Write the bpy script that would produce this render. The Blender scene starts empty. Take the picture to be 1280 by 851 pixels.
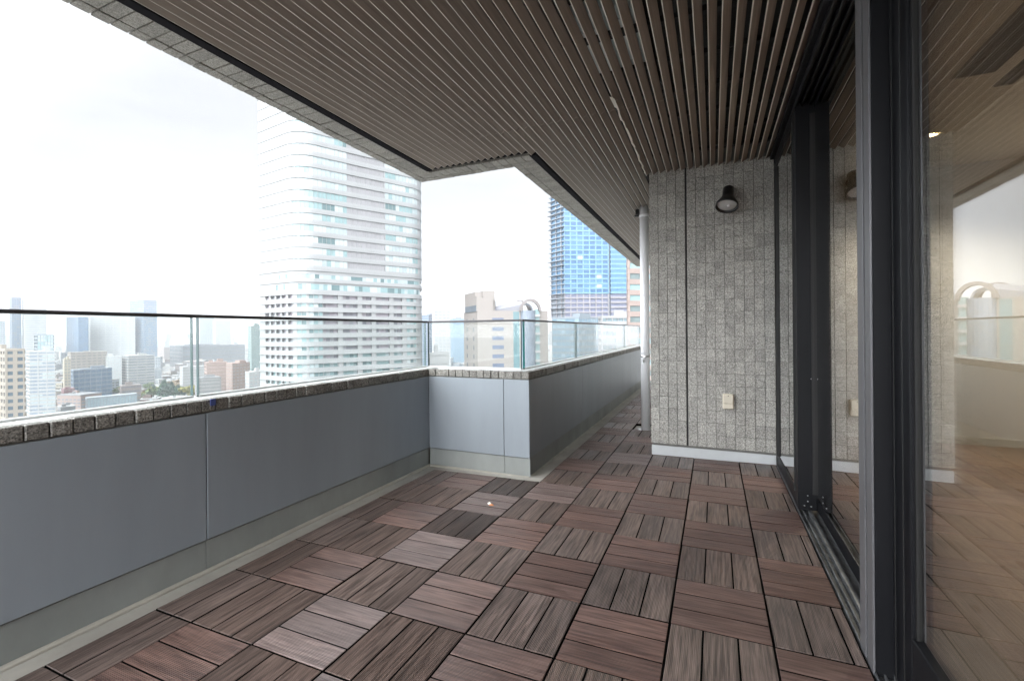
import bpy, math, random
from mathutils import Vector, Matrix
R = math.radians
random.seed(7)
sc = bpy.context.scene
COL = sc.collection

# ------------------------------------------------------------------ camera
F, YAW, ROLL, H, V0 = 574.37, 0.4133, -0.0084, 0.9622, 413.8
FW = Vector((-math.sin(YAW), math.cos(YAW), 0)); RT = Vector((math.cos(YAW), math.sin(YAW), 0)); UP = Vector((0, 0, 1))
R2 = RT*math.cos(ROLL) + UP*math.sin(ROLL); U2 = -RT*math.sin(ROLL) + UP*math.cos(ROLL)
cd = bpy.data.cameras.new('camera'); cam = bpy.data.objects.new('camera', cd); COL.objects.link(cam)
m3 = Matrix((R2, U2, -FW)).transposed()
cam.matrix_world = Matrix.Translation((0, 0, H)) @ m3.to_4x4()
cd.sensor_width = 36; cd.sensor_fit = 'HORIZONTAL'; cd.lens = F/1280*36
cd.shift_y = -(425.5-V0)/1280
cd.clip_start = 0.05; cd.clip_end = 20000
sc.camera = cam

# ------------------------------------------------------------------ sky, sun, exposure
SUN_EL, SUN_AZ = R(42), R(188)          # azimuth clockwise from +Y: the sun stands behind the camera, veiled by cloud
SKY_LO, SKY_HI = .375, 4.0               # thin cloud: the half of the sky towards the veiled sun is the brighter one
world = bpy.data.worlds.new('World'); sc.world = world; world.use_nodes = True
nt = world.node_tree; N = nt.nodes; L = nt.links
bg = N['Background']; bg.inputs['Strength'].default_value = 0.1
sky = N.new('ShaderNodeTexSky'); sky.sky_type = 'NISHITA'; sky.sun_disc = False
sky.sun_elevation = SUN_EL; sky.sun_rotation = SUN_AZ
tc = N.new('ShaderNodeTexCoord'); mp = N.new('ShaderNodeMapping'); mp.inputs['Scale'].default_value = (1.6, 1.6, 9)
nz = N.new('ShaderNodeTexNoise'); nz.inputs['Scale'].default_value = 1.3; nz.inputs['Detail'].default_value = 6
rp = N.new('ShaderNodeValToRGB')
rp.color_ramp.elements[0].position = 0.3; rp.color_ramp.elements[0].color = (7.8, 8.0, 8.3, 1)
rp.color_ramp.elements[1].position = 0.72; rp.color_ramp.elements[1].color = (9.6, 9.75, 9.9, 1)
mx = N.new('ShaderNodeMix'); mx.data_type = 'RGBA'; mx.inputs['Factor'].default_value = 0.9
L.new(tc.outputs['Generated'], mp.inputs['Vector']); L.new(mp.outputs['Vector'], nz.inputs['Vector'])
L.new(nz.outputs['Fac'], rp.inputs['Fac']); L.new(sky.outputs['Color'], mx.inputs['A']); L.new(rp.outputs['Color'], mx.inputs['B'])
sdir = Vector((math.sin(SUN_AZ)*math.cos(SUN_EL), math.cos(SUN_AZ)*math.cos(SUN_EL), math.sin(SUN_EL)))
dt = N.new('ShaderNodeVectorMath'); dt.operation = 'DOT_PRODUCT'; dt.inputs[1].default_value = sdir; L.new(tc.outputs['Generated'], dt.inputs[0])
mr = N.new('ShaderNodeMapRange'); mr.interpolation_type = 'SMOOTHSTEP'; mr.inputs['From Min'].default_value = .0; mr.inputs['From Max'].default_value = 1
mr.inputs['To Min'].default_value = SKY_LO; mr.inputs['To Max'].default_value = SKY_HI; L.new(dt.outputs['Value'], mr.inputs['Value'])
sm_ = N.new('ShaderNodeVectorMath'); sm_.operation = 'SCALE'; L.new(mx.outputs['Result'], sm_.inputs[0]); L.new(mr.outputs['Result'], sm_.inputs['Scale'])
L.new(sm_.outputs[0], bg.inputs['Color'])
sd = bpy.data.lights.new('sun', 'SUN'); sd.energy = 0.6; sd.angle = R(50); sd.color = (1, .96, .9)
sun = bpy.data.objects.new('sun', sd); COL.objects.link(sun)
sdir = Vector((math.sin(SUN_AZ)*math.cos(SUN_EL), math.cos(SUN_AZ)*math.cos(SUN_EL), math.sin(SUN_EL)))
sun.rotation_euler = sdir.to_track_quat('Z', 'Y').to_euler(); sun.location = (0, 0, 60)
vs = sc.view_settings; vs.view_transform = 'Standard'; vs.look = 'None'; vs.gamma = 1; vs.use_curve_mapping = False
vs.exposure = 1.55
cy = sc.cycles
cy.use_denoising = True; cy.max_bounces = 10; cy.diffuse_bounces = 5; cy.glossy_bounces = 5; cy.transparent_max_bounces = 24
cy.volume_bounces = 0; cy.sample_clamp_indirect = 6; cy.caustics_reflective = False; cy.caustics_refractive = False

# ------------------------------------------------------------------ helpers
class MB:
    def __init__(s): s.v = []; s.f = []; s.m = []; s.sm = []
    def add(s, vs_, fs, mi=0, smooth=False):
        b = len(s.v); s.v += [tuple(p) for p in vs_]
        for f_ in fs: s.f.append([b+i for i in f_]); s.m.append(mi); s.sm.append(smooth)
    def box(s, x0, y0, z0, x1, y1, z1, mi=0, M=None):
        p = [Vector((x, y, z)) for z in (z0, z1) for x, y in ((x0, y0), (x1, y0), (x1, y1), (x0, y1))]
        if M is not None: p = [M @ q for q in p]
        s.add(p, [(3, 2, 1, 0), (4, 5, 6, 7), (0, 1, 5, 4), (1, 2, 6, 5), (2, 3, 7, 6), (3, 0, 4, 7)], mi)
    def bbox(s, x0, y0, z0, x1, y1, z1, b, mi=0, M=None):
        """box with the edges of its faces bevelled by b"""
        vs_ = []; fs = []
        X = (x0, x1); Y = (y0, y1); Z = (z0, z1); idx = {}
        for i in (0, 1):
            for j in (0, 1):
                for k in (0, 1):
                    sx, sy, sz = (1 if i == 0 else -1), (1 if j == 0 else -1), (1 if k == 0 else -1)
                    for a in range(3):
                        o = [sx*b, sy*b, sz*b]; o[a] = 0
                        idx[(i, j, k, a)] = len(vs_); vs_.append(Vector((X[i]+o[0], Y[j]+o[1], Z[k]+o[2])))
        def q(c, flip):
            fs.append(c if not flip else c[::-1])
        for i in (0, 1): q([idx[(i, 0, 0, 0)], idx[(i, 1, 0, 0)], idx[(i, 1, 1, 0)], idx[(i, 0, 1, 0)]], i == 0)
        for j in (0, 1): q([idx[(0, j, 0, 1)], idx[(1, j, 0, 1)], idx[(1, j, 1, 1)], idx[(0, j, 1, 1)]], j == 1)
        for k in (0, 1): q([idx[(0, 0, k, 2)], idx[(1, 0, k, 2)], idx[(1, 1, k, 2)], idx[(0, 1, k, 2)]], k == 0)
        for i in (0, 1):
            for j in (0, 1):
                q([idx[(i, j, 0, 0)], idx[(i, j, 1, 0)], idx[(i, j, 1, 1)], idx[(i, j, 0, 1)]], (i == j))
        for i in (0, 1):
            for k in (0, 1):
                q([idx[(i, 0, k, 0)], idx[(i, 1, k, 0)], idx[(i, 1, k, 2)], idx[(i, 0, k, 2)]], (i != k))
        for j in (0, 1):
            for k in (0, 1):
                q([idx[(0, j, k, 1)], idx[(1, j, k, 1)], idx[(1, j, k, 2)], idx[(0, j, k, 2)]], (j == k))
        for i in (0, 1):
            for j in (0, 1):
                for k in (0, 1):
                    q([idx[(i, j, k, 0)], idx[(i, j, k, 1)], idx[(i, j, k, 2)]], (i+j+k) % 2 == 0)
        if M is not None: vs_ = [M @ p for p in vs_]
        s.add(vs_, fs, mi)
    def prism(s, poly, z0, z1, mi=0, top=True, bottom=True):
        n = len(poly); p = [(a[0], a[1], z0) for a in poly] + [(a[0], a[1], z1) for a in poly]
        fs = [(i, (i+1) % n, n+(i+1) % n, n+i) for i in range(n)]
        if top: fs.append(tuple(range(n, 2*n)))
        if bottom: fs.append(tuple(range(n-1, -1, -1)))
        s.add(p, fs, mi)
    def extrude_y(s, prof, y0, y1, mi=0):
        """profile of (x, z) run along Y"""
        n = len(prof); p = [(a[0], y0, a[1]) for a in prof] + [(a[0], y1, a[1]) for a in prof]
        s.add(p, [(i, n+i, n+(i+1) % n, (i+1) % n) for i in range(n)] + [tuple(range(n)), tuple(range(2*n-1, n-1, -1))], mi)
    def lathe(s, prof, M, n=24, mi=0, smooth=True, cap=True):
        vs_ = []; fs = []
        for r, z in prof:
            for i in range(n):
                a = 2*math.pi*i/n; vs_.append(M @ Vector((r*math.cos(a), r*math.sin(a), z)))
        for j in range(len(prof)-1):
            for i in range(n): fs.append((j*n+i, j*n+(i+1) % n, (j+1)*n+(i+1) % n, (j+1)*n+i))
        if cap:
            fs.append(tuple(range(n-1, -1, -1))); fs.append(tuple(range((len(prof)-1)*n, len(prof)*n)))
        s.add(vs_, fs, mi, smooth)
    def cyl(s, a, b, r0, r1=None, n=12, mi=0):
        a = Vector(a); b = Vector(b); d = b-a; M = Matrix.Translation(a) @ d.to_track_quat('Z', 'Y').to_matrix().to_4x4()
        s.lathe([(r0, 0), (r1 if r1 is not None else r0, d.length)], M, n, mi)
    def ribbon(s, P, o0, o1, z0, z1, mi=0):
        """solid run along a plan path P between offsets o0 < o1 (outwards) and z0 < z1; mi may be a list, one per span"""
        n = len(P); nr = []
        for i in range(n):
            d = Vector((0, 0))
            if i > 0: d += (P[i]-P[i-1]).normalized()
            if i < n-1: d += (P[i+1]-P[i]).normalized()
            d.normalize(); q = Vector((d.y, -d.x))
            if 0 < i < n-1:
                c = q.dot(Vector(((P[i]-P[i-1]).normalized().y, -(P[i]-P[i-1]).normalized().x))); q = q/max(c, .4)
            nr.append(q)
        vs_ = []
        for i in range(n):
            a = P[i]+nr[i]*o0; b = P[i]+nr[i]*o1
            vs_ += [(a.x, a.y, z0), (b.x, b.y, z0), (b.x, b.y, z1), (a.x, a.y, z1)]
        b0 = len(s.v)
        for i in range(n-1):
            k = i*4; l = k+4; mm = mi[i] if isinstance(mi, list) else mi
            base = [vs_[j] for j in range(k, k+8)]
            fs = [(1, 5, 6, 2), (2, 6, 7, 3), (0, 4, 5, 1)]
            if i == 0: fs.append((0, 1, 2, 3))
            if i == n-2: fs.append((7, 6, 5, 4))
            s.add(base, fs, mm)
    def build(s, name, mats, parent=None, loc=None):
        me = bpy.data.meshes.new(name); me.from_pydata(s.v, [], s.f)
        if not isinstance(mats, (list, tuple)): mats = [mats]
        for m_ in mats: me.materials.append(m_)
        me.polygons.foreach_set('material_index', s.m); me.polygons.foreach_set('use_smooth', s.sm); me.update()
        o = bpy.data.objects.new(name, me); COL.objects.link(o)
        if parent is not None: o.parent = parent
        if loc is not None: o.location = loc
        return o

def tag(o, label=None, cat=None, group=None, kind=None):
    if label: o['label'] = label
    if cat: o['category'] = cat
    if group: o['group'] = group
    if kind: o['kind'] = kind
    return o
def thing(name, label, cat, loc=(0, 0, 0), group=None, rz=0):
    o = bpy.data.objects.new(name, None); o.empty_display_size = .1; COL.objects.link(o); o.location = loc; o.rotation_euler = (0, 0, rz)
    return tag(o, label, cat, group)
def structure(o): o['kind'] = 'structure'; return o

# ------------------------------------------------------------------ materials
def mat(name, col, rough=.6, metal=0, noise=None, bump=None, spec=.5, coat=0):
    """noise = (scale, amount[, stretch xyz]); bump = (scale, strength, distance)"""
    m = bpy.data.materials.new(name); m.use_nodes = True; t = m.node_tree; b = t.nodes['Principled BSDF']
    b.inputs['Base Color'].default_value = (*col, 1); b.inputs['Roughness'].default_value = rough; b.inputs['Metallic'].default_value = metal
    b.inputs['Specular IOR Level'].default_value = spec; b.inputs['Coat Weight'].default_value = coat
    c = t.nodes.new('ShaderNodeTexCoord')
    if noise:
        n = t.nodes.new('ShaderNodeTexNoise'); n.inputs['Scale'].default_value = noise[0]; n.inputs['Detail'].default_value = 5; n.inputs['Roughness'].default_value = .6
        src = c.outputs['Object']
        if len(noise) > 2:
            mp_ = t.nodes.new('ShaderNodeMapping'); mp_.inputs['Scale'].default_value = noise[2]; t.links.new(src, mp_.inputs['Vector']); src = mp_.outputs['Vector']
        t.links.new(src, n.inputs['Vector'])
        r = t.nodes.new('ShaderNodeMapRange'); r.inputs['From Min'].default_value = .3; r.inputs['From Max'].default_value = .7
        r.inputs['To Min'].default_value = 1-noise[1]; r.inputs['To Max'].default_value = 1+noise[1]
        t.links.new(n.outputs['Fac'], r.inputs['Value'])
        h = t.nodes.new('ShaderNodeHueSaturation'); h.inputs['Color'].default_value = (*col, 1); t.links.new(r.outputs['Result'], h.inputs['Value'])
        t.links.new(h.outputs['Color'], b.inputs['Base Color'])
    if bump:
        n = t.nodes.new('ShaderNodeTexNoise'); n.inputs['Scale'].default_value = bump[0]; n.inputs['Detail'].default_value = 3; t.links.new(c.outputs['Object'], n.inputs['Vector'])
        bp = t.nodes.new('ShaderNodeBump'); bp.inputs['Strength'].default_value = bump[1]; bp.inputs['Distance'].default_value = bump[2]
        t.links.new(n.outputs['Fac'], bp.inputs['Height']); t.links.new(bp.outputs['Normal'], b.inputs['Normal'])
    return m

def glass(name, tint=(.97, .985, .98), k=1.0):
    m = bpy.data.materials.new(name); m.use_nodes = True; t = m.node_tree; t.nodes.clear()
    out = t.nodes.new('ShaderNodeOutputMaterial'); lw = t.nodes.new('ShaderNodeLayerWeight'); lw.inputs['Blend'].default_value = .5
    p = t.nodes.new('ShaderNodeMath'); p.operation = 'POWER'; p.inputs[1].default_value = 5
    ma = t.nodes.new('ShaderNodeMath'); ma.operation = 'MULTIPLY_ADD'; ma.inputs[1].default_value = .96*k; ma.inputs[2].default_value = .04*k
    tr = t.nodes.new('ShaderNodeBsdfTransparent'); tr.inputs['Color'].default_value = (*tint, 1)
    gl = t.nodes.new('ShaderNodeBsdfGlossy'); gl.inputs['Roughness'].default_value = 0.0
    mixs = t.nodes.new('ShaderNodeMixShader')
    t.links.new(lw.outputs['Facing'], p.inputs[0]); t.links.new(p.outputs[0], ma.inputs[0]); t.links.new(ma.outputs[0], mixs.inputs['Fac'])
    t.links.new(tr.outputs[0], mixs.inputs[1]); t.links.new(gl.outputs[0], mixs.inputs[2]); t.links.new(mixs.outputs[0], out.inputs['Surface'])
    return m

def granite(name, dark, light, scale=260, rough=.55):
    m = bpy.data.materials.new(name); m.use_nodes = True; t = m.node_tree; b = t.nodes['Principled BSDF']; b.inputs['Roughness'].default_value = rough
    c = t.nodes.new('ShaderNodeTexCoord'); v = t.nodes.new('ShaderNodeTexVoronoi'); v.inputs['Scale'].default_value = scale
    n = t.nodes.new('ShaderNodeTexNoise'); n.inputs['Scale'].default_value = 9; n.inputs['Detail'].default_value = 6
    n2 = t.nodes.new('ShaderNodeTexNoise'); n2.inputs['Scale'].default_value = scale*.55; n2.inputs['Detail'].default_value = 3
    for q in (v, n, n2): t.links.new(c.outputs['Object'], q.inputs['Vector'])
    s_ = t.nodes.new('ShaderNodeSeparateColor'); t.links.new(v.outputs['Color'], s_.inputs['Color'])
    mm = t.nodes.new('ShaderNodeMix'); mm.data_type = 'FLOAT'; mm.inputs['Factor'].default_value = .58
    t.links.new(s_.outputs['Red'], mm.inputs['A']); t.links.new(n2.outputs['Fac'], mm.inputs['B'])
    r = t.nodes.new('ShaderNodeValToRGB'); e = r.color_ramp.elements
    e[0].position = .22; e[0].color = (*dark, 1); e[1].position = .8; e[1].color = (*light, 1)
    q = e.new(.5); q.color = tuple((a*.55+b_*.45) for a, b_ in zip(dark, light))+(1,)
    t.links.new(mm.outputs['Result'], r.inputs['Fac'])
    ge = t.nodes.new('ShaderNodeNewGeometry'); ai = t.nodes.new('ShaderNodeMath'); ai.operation = 'MULTIPLY_ADD'; ai.inputs[1].default_value = .24; ai.inputs[2].default_value = .62; t.links.new(ge.outputs['Random Per Island'], ai.inputs[0])
    ad = t.nodes.new('ShaderNodeMath'); ad.operation = 'MULTIPLY_ADD'; ad.inputs[1].default_value = .5
    t.links.new(n.outputs['Fac'], ad.inputs[0]); t.links.new(ai.outputs[0], ad.inputs[2])
    h = t.nodes.new('ShaderNodeHueSaturation'); t.links.new(r.outputs['Color'], h.inputs['Color']); t.links.new(ad.outputs[0], h.inputs['Value'])
    t.links.new(h.outputs['Color'], b.inputs['Base Color'])
    n3 = t.nodes.new('ShaderNodeTexNoise'); n3.inputs['Scale'].default_value = 45; n3.inputs['Detail'].default_value = 4; t.links.new(c.outputs['Object'], n3.inputs['Vector'])
    bp = t.nodes.new('ShaderNodeBump'); bp.inputs['Strength'].default_value = .9; bp.inputs['Distance'].default_value = .006
    t.links.new(n3.outputs['Fac'], bp.inputs['Height']); t.links.new(bp.outputs['Normal'], b.inputs['Normal'])
    return m

def wood(name, c0, c1, rough=.35, groove=True, val=.35):
    """plank material, grain and grooves along local X; each object shifts the grain and tone by its own random number"""
    m = bpy.data.materials.new(name); m.use_nodes = True; t = m.node_tree; b = t.nodes['Principled BSDF']
    b.inputs['Specular IOR Level'].default_value = .55
    c = t.nodes.new('ShaderNodeTexCoord'); oi = t.nodes.new('ShaderNodeObjectInfo')
    va = t.nodes.new('ShaderNodeVectorMath'); va.operation = 'MULTIPLY_ADD'; va.inputs[1].default_value = (37, 91, 53)
    cb = t.nodes.new('ShaderNodeCombineXYZ')
    for i in range(3): t.links.new(oi.outputs['Random'], cb.inputs[i])
    t.links.new(cb.outputs[0], va.inputs[0]); t.links.new(c.outputs['Object'], va.inputs[2])
    mp_ = t.nodes.new('ShaderNodeMapping'); mp_.inputs['Scale'].default_value = (7, 120, 120); t.links.new(va.outputs[0], mp_.inputs['Vector'])
    n = t.nodes.new('ShaderNodeTexNoise'); n.inputs['Scale'].default_value = 1; n.inputs['Detail'].default_value = 6; n.inputs['Distortion'].default_value = .35
    t.links.new(mp_.outputs['Vector'], n.inputs['Vector'])
    mp2 = t.nodes.new('ShaderNodeMapping'); mp2.inputs['Scale'].default_value = (2.5, 9, 9); t.links.new(va.outputs[0], mp2.inputs['Vector'])
    n2 = t.nodes.new('ShaderNodeTexNoise'); n2.inputs['Scale'].default_value = 1; n2.inputs['Detail'].default_value = 3; t.links.new(mp2.outputs['Vector'], n2.inputs['Vector'])
    r = t.nodes.new('ShaderNodeValToRGB'); e = r.color_ramp.elements
    e[0].position = .36; e[0].color = (*c0, 1); e[1].position = .64; e[1].color = (*c1, 1); t.links.new(n.outputs['Fac'], r.inputs['Fac'])
    h = t.nodes.new('ShaderNodeHueSaturation'); t.links.new(r.outputs['Color'], h.inputs['Color'])
    a1 = t.nodes.new('ShaderNodeMath'); a1.operation = 'MULTIPLY_ADD'; a1.inputs[1].default_value = val; a1.inputs[2].default_value = .58; t.links.new(oi.outputs['Random'], a1.inputs[0])
    a2 = t.nodes.new('ShaderNodeMath'); a2.operation = 'MULTIPLY_ADD'; a2.inputs[1].default_value = .45; t.links.new(n2.outputs['Fac'], a2.inputs[0]); t.links.new(a1.outputs[0], a2.inputs[2])
    t.links.new(a2.outputs[0], h.inputs['Value']); t.links.new(h.outputs['Color'], b.inputs['Base Color'])
    rr_ = t.nodes.new('ShaderNodeMapRange'); rr_.inputs['From Min'].default_value = .3; rr_.inputs['From Max'].default_value = .7
    rr_.inputs['To Min'].default_value = rough-.07; rr_.inputs['To Max'].default_value = rough+.12
    t.links.new(n2.outputs['Fac'], rr_.inputs['Value']); t.links.new(rr_.outputs['Result'], b.inputs['Roughness'])
    bp = t.nodes.new('ShaderNodeBump'); bp.inputs['Strength'].default_value = .8; bp.inputs['Distance'].default_value = .0018
    if groove:
        sx = t.nodes.new('ShaderNodeSeparateXYZ'); t.links.new(c.outputs['Object'], sx.inputs[0])
        w = t.nodes.new('ShaderNodeMath'); w.operation = 'MULTIPLY'; w.inputs[1].default_value = 2*math.pi/.0048; t.links.new(sx.outputs['Y'], w.inputs[0])
        s_ = t.nodes.new('ShaderNodeMath'); s_.operation = 'SINE'; t.links.new(w.outputs[0], s_.inputs[0])
        sm = t.nodes.new('ShaderNodeMath'); sm.operation = 'MULTIPLY_ADD'; sm.inputs[1].default_value = .45; t.links.new(s_.outputs[0], sm.inputs[0]); t.links.new(n.outputs['Fac'], sm.inputs[2])
        t.links.new(sm.outputs[0], bp.inputs['Height'])
    else: t.links.new(n.outputs['Fac'], bp.inputs['Height'])
    t.links.new(bp.outputs['Normal'], b.inputs['Normal'])
    return m

def emit(name, col, s):
    m = bpy.data.materials.new(name); m.use_nodes = True; b = m.node_tree.nodes['Principled BSDF']
    b.inputs['Base Color'].default_value = (*col, 1); b.inputs['Emission Color'].default_value = (*col, 1); b.inputs['Emission Strength'].default_value = s
    return m

M = dict(
 panel=mat('blue_grey_panel', (.275, .308, .34), .42, 0, (2.6, .065, (1.6, 1.6, .3)), (3, .05, .004)),
 basepanel=mat('grey_base_panel', (.27, .285, .275), .5, 0, (3.5, .16, (1, 1, .5))),
 sealant=mat('beige_sealant', (.37, .35, .305), .7, 0, (9, .14)),
 gutter=mat('waterproofed_floor', (.35, .335, .30), .75, 0, (5, .15), (60, .3, .004)),
 coping=granite('coping_granite', (.05, .046, .04), (.38, .365, .33), 230),
 wallstone=granite('split_face_granite', (.15, .144, .130), (.61, .592, .545), 230),
 soffitstone=granite('soffit_granite', (.14, .135, .12), (.46, .44, .40), 300),
 mortar=mat('stone_joint', (.17, .167, .155), .9),
 cap=mat('pale_cap', (.62, .63, .62), .45, 0, (3, .06)),
 slat=mat('brown_slat', (.265, .222, .190), .5, 0, (4, .16, (30, .6, 30))),
 sliplip=mat('pale_slat_lip', (.66, .61, .54), .35, .1),
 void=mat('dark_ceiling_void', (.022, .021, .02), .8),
 voidbar=mat('black_ceiling_bar', (.012, .012, .012), .6),
 darkband=mat('dark_trim', (.012, .011, .014), .85, spec=.1),
 alu=mat('dark_aluminium', (.0065, .0068, .0085), .5, .1, (3, .1), spec=.25),
 alulight=mat('edge_aluminium', (.15, .15, .158), .4, .3),
 gasket=mat('black_gasket', (.008, .008, .008), .6),
 track=mat('worn_sill_track', (.15, .155, .16), .38, .5, (14, .4)),
 rail=mat('dark_handrail', (.06, .057, .06), .35, .4),
 railglass=glass('balustrade_glass', (.955, .975, .97)),
 edgeglass=mat('glass_edge', (.10, .15, .15), .15), cornerglass=mat('green_glass_edge', (.045, .20, .20), .15),
 doorglass=glass('door_glass', (.98, .98, .965), 2.15),
 white=mat('white_pipe_paint', (.74, .74, .76), .35),
 board=mat('pale_base_board', (.55, .57, .58), .45, 0, (6, .06)),
 steel=mat('steel', (.5, .5, .5), .3, 1),
 black=mat('black_lamp_paint', (.012, .012, .013), .3),
 lens=mat('frosted_lens', (.55, .55, .55), .12),
 ivory=mat('ivory_plastic', (.66, .60, .49), .4),
 plasticgapshade=mat('black_plastic_gap_shade', (.003, .003, .003), .9, spec=.03),  # plastic of the tile base; also painted shade for the deck gaps
 concrete=mat('concrete', (.3, .29, .27), .8, 0, (3, .1)),
 roomwall=mat('beige_room_wall', (.82, .79, .72), .8),
 roomceil=mat('cream_room_ceiling', (.80, .765, .69), .8),
 skirt=mat('cream_skirting', (.66, .62, .53), .5),
 grille=mat('dark_grille', (.05, .048, .045), .6),
 lampglow=emit('warm_lamp', (1, .72, .35), 22),
 duct=mat('galvanised_duct', (.42, .45, .44), .45, .3, (6, .2)),
 peel=mat('peeled_film', (.62, .57, .50), .5),
 orange=mat('dry_orange_leaf', (.55, .22, .08), .7), shellwhite=mat('pale_flake', (.8, .76, .7), .6),
 blue=mat('blue_tape', (.05, .075, .24), .5),
)
woods_cross = [wood('reddish_wood', (.062, .034, .027), (.165, .098, .079), val=.42), wood('red_brown_wood', (.070, .040, .033), (.165, .104, .086), val=.42), wood('rosy_wood', (.085, .056, .049), (.190, .138, .124), val=.42)]
woods_long = [wood('brown_wood', (.046, .030, .024), (.158, .110, .091), val=.42), wood('grey_brown_wood', (.052, .036, .030), (.172, .126, .108), val=.42), wood('dark_wood', (.026, .018, .015), (.09, .064, .054), val=.38)]

# ------------------------------------------------------------------ the balcony: floor, parapets
YE = 9.0                              # end of the narrow passage, out of sight behind the pipe
YB, YR = -1.7, -1.15            # where floor and roof end behind the camera
SL = .0114                       # fall of the floor towards the parapet
def floor_z(x): return -.046 + SL*(x+1.968)
XL, XR, YJ = -1.968, -1.1564, 2.919
b = MB(); b.add([(-2.0, YB, floor_z(-2.0)), (.56, YB, floor_z(.56)), (.56, YE+.05, floor_z(.56)), (-2.0, YE+.05, floor_z(-2.0))], [(0, 1, 2, 3)])
structure(b.build('balcony_floor', M['gutter']))
b = MB(); b.box(-2.3, YB-.05, -.55, 6, 2.95, -.12); b.box(-1.25, 2.95, -.55, 6, YE+.05, -.12); structure(b.build('floor_slab', M['concrete']))

def blocks(mb, a, c, z0, z1, normal, depth, pitch, gap=.004, jit=.004, seed=1, sub=None):
    """row of split stone blocks from plan point a to c, faces towards normal"""
    rn = random.Random(seed); a = Vector(a); c = Vector(c); d = (c-a); Ln = d.length; d.normalize(); n_ = int(round(Ln/pitch)); p = Ln/n_
    nx = Vector(normal)
    for i in range(n_):
        o = a + d*(i*p); j = rn.uniform(-jit, jit)
        Mx = Matrix(((d.x, nx.x, 0, o.x), (d.y, nx.y, 0, o.y), (0, 0, 1, 0), (0, 0, 0, 1)))
        zz = rn.uniform(-.0015, .0015)
        mb.bbox(gap/2, -depth, z0, p-gap/2, j, z1+zz, .003, 0, Mx)

ZP0, ZP1, ZS0, ZS1 = .0919, .6253, .632, .6817
def parapet(label, a, c, nrm, seams, wall_w, seed, e0=0, e1=0, p0=0, k0=0):
    """a->c: plan line of the panel face; nrm: horizontal direction towards the balcony"""
    t = thing('parapet_wall', label, 'parapet wall', (a[0], a[1], -.05)); t0 = Vector((a[0], a[1], -.05))
    A = Vector(a); C_ = Vector(c); d = (C_-A); Ln = d.length; d.normalize(); n_ = Vector(nrm)
    def fr(mb, s0, s1, o0, o1, z0, z1, bev=0, mi=0):
        Mx = Matrix(((d.x, n_.x, 0, 0), (d.y, n_.y, 0, 0), (0, 0, 1, .05), (0, 0, 0, 1)))
        if bev: mb.bbox(s0, o0, z0, s1, o1, z1, bev, mi, Mx)
        else: mb.box(s0, o0, z0, s1, o1, z1, mi, Mx)
    w = MB(); fr(w, e0, Ln+e1, -wall_w, -.022, -.4, ZS0-.012); w.build('wall_core', M['concrete'], t)
    ss = [p0]+seams+[Ln]
    for i in range(len(ss)-1):
        p = MB(); g0 = .0018 if i else 0; g1 = .0018 if i < len(ss)-2 else 0
        fr(p, ss[i]+g0, ss[i+1]-g1, -.020, 0, ZP0, ZP1, .002); p.build('metal_panel', M['panel'], t)
        q = MB(); fr(q, ss[i]+g0*.5, ss[i+1]-g1*.5, -.020, -.009, -.07, ZP0-.005, .001); q.build('base_panel', M['basepanel'], t)
    s = MB(); fr(s, p0, Ln, -.012, .012, -.07, -.033, .006); s.build('sealant_bead', M['sealant'], t)
    k = MB(); fr(k, e0+.001, Ln+e1-.001, -wall_w+.001, -.023, ZS0-.0115, ZS1-.014); fr(k, k0+.002, Ln-.002, -.0225, -.008, ZP1+.0005, ZS1-.004); k.build('joint_bed', M['mortar'], t)
    st = MB(); blocks(st, A-Vector((t0.x, t0.y))+d*k0, C_-Vector((t0.x, t0.y)), ZS0+.05, ZS1+.05, nrm, .05, .06, .0032, .004, seed); st.build('granite_coping', M['coping'], t)
    # pale cap plates on top, outside the stones
    cp = MB(); ca, cb = e0, Ln+e1; nplate = max(1, int((cb-ca)/.3))
    for i in range(nplate):
        fr(cp, ca+(cb-ca)*i/nplate+.002, ca+(cb-ca)*(i+1)/nplate-.002, -wall_w-.004, -.052, ZS1-.012, ZS1-.002, .002)
    cp.build('cap_plates', M['cap'], t)
    return t
parapet('long grey panelled parapet running from the near left to the inner corner', (XL, YB), (XL, YJ), (1, 0), [1.26-YB-1.86, 1.26-YB], .18, 1, 0, .23)
parapet('short pale grey return parapet facing the camera between the two long ones', (XL, YJ), (XR, YJ), (0, -1), [-1.348-XL], .235, 2, .002, -.0225)
parapet('grey panelled parapet along the narrow passage beside the stone wall', (XR, YJ), (XR, YE), (1, 0), [4.32-YJ, 7.07-YJ], .155, 3, .238, 0, .0205, .0505)

# glass balustrades
def balustrade(label, a, c, nrm, cuts, name='glass_balustrade'):
    t = thing(name, label, 'glass railing', (a[0], a[1], ZS1)); A = Vector(a); C_ = Vector(c); d = C_-A; Ln = d.length; d.normalize(); n_ = Vector(nrm)
    Mx = Matrix(((d.x, n_.x, 0, 0), (d.y, n_.y, 0, 0), (0, 0, 1, -ZS1), (0, 0, 0, 1)))
    for s0, s1 in cuts:
        g = MB(); g.box(s0+.002, -.008, ZS1-.01, s1-.002, .008, 1.034, 0, Mx); p = g.build('glass_pane', M['railglass'], t)
        for q in (s0, s1): e = MB(); e.box(q-.0018 if q == s1 else q, -.0084, ZS1-.01, q+.0018 if q == s0 else q, .0084, 1.034, 0, Mx); e.build('pane_edge', M['cornerglass'] if q == 0 and A.x > -2 else M['edgeglass'], p)
        ch = MB(); ch.box(s0, -.012, ZS1-.008, s1, .012, ZS1+.006, 0, Mx); ch.build('base_channel', M['cap'], t)
    h = MB(); h.bbox(-.013, -.013, 1.0335, Ln+.013, .013, 1.0485, .003, 0, Mx); h.build('handrail', M['rail'], t)
    return t
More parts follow.
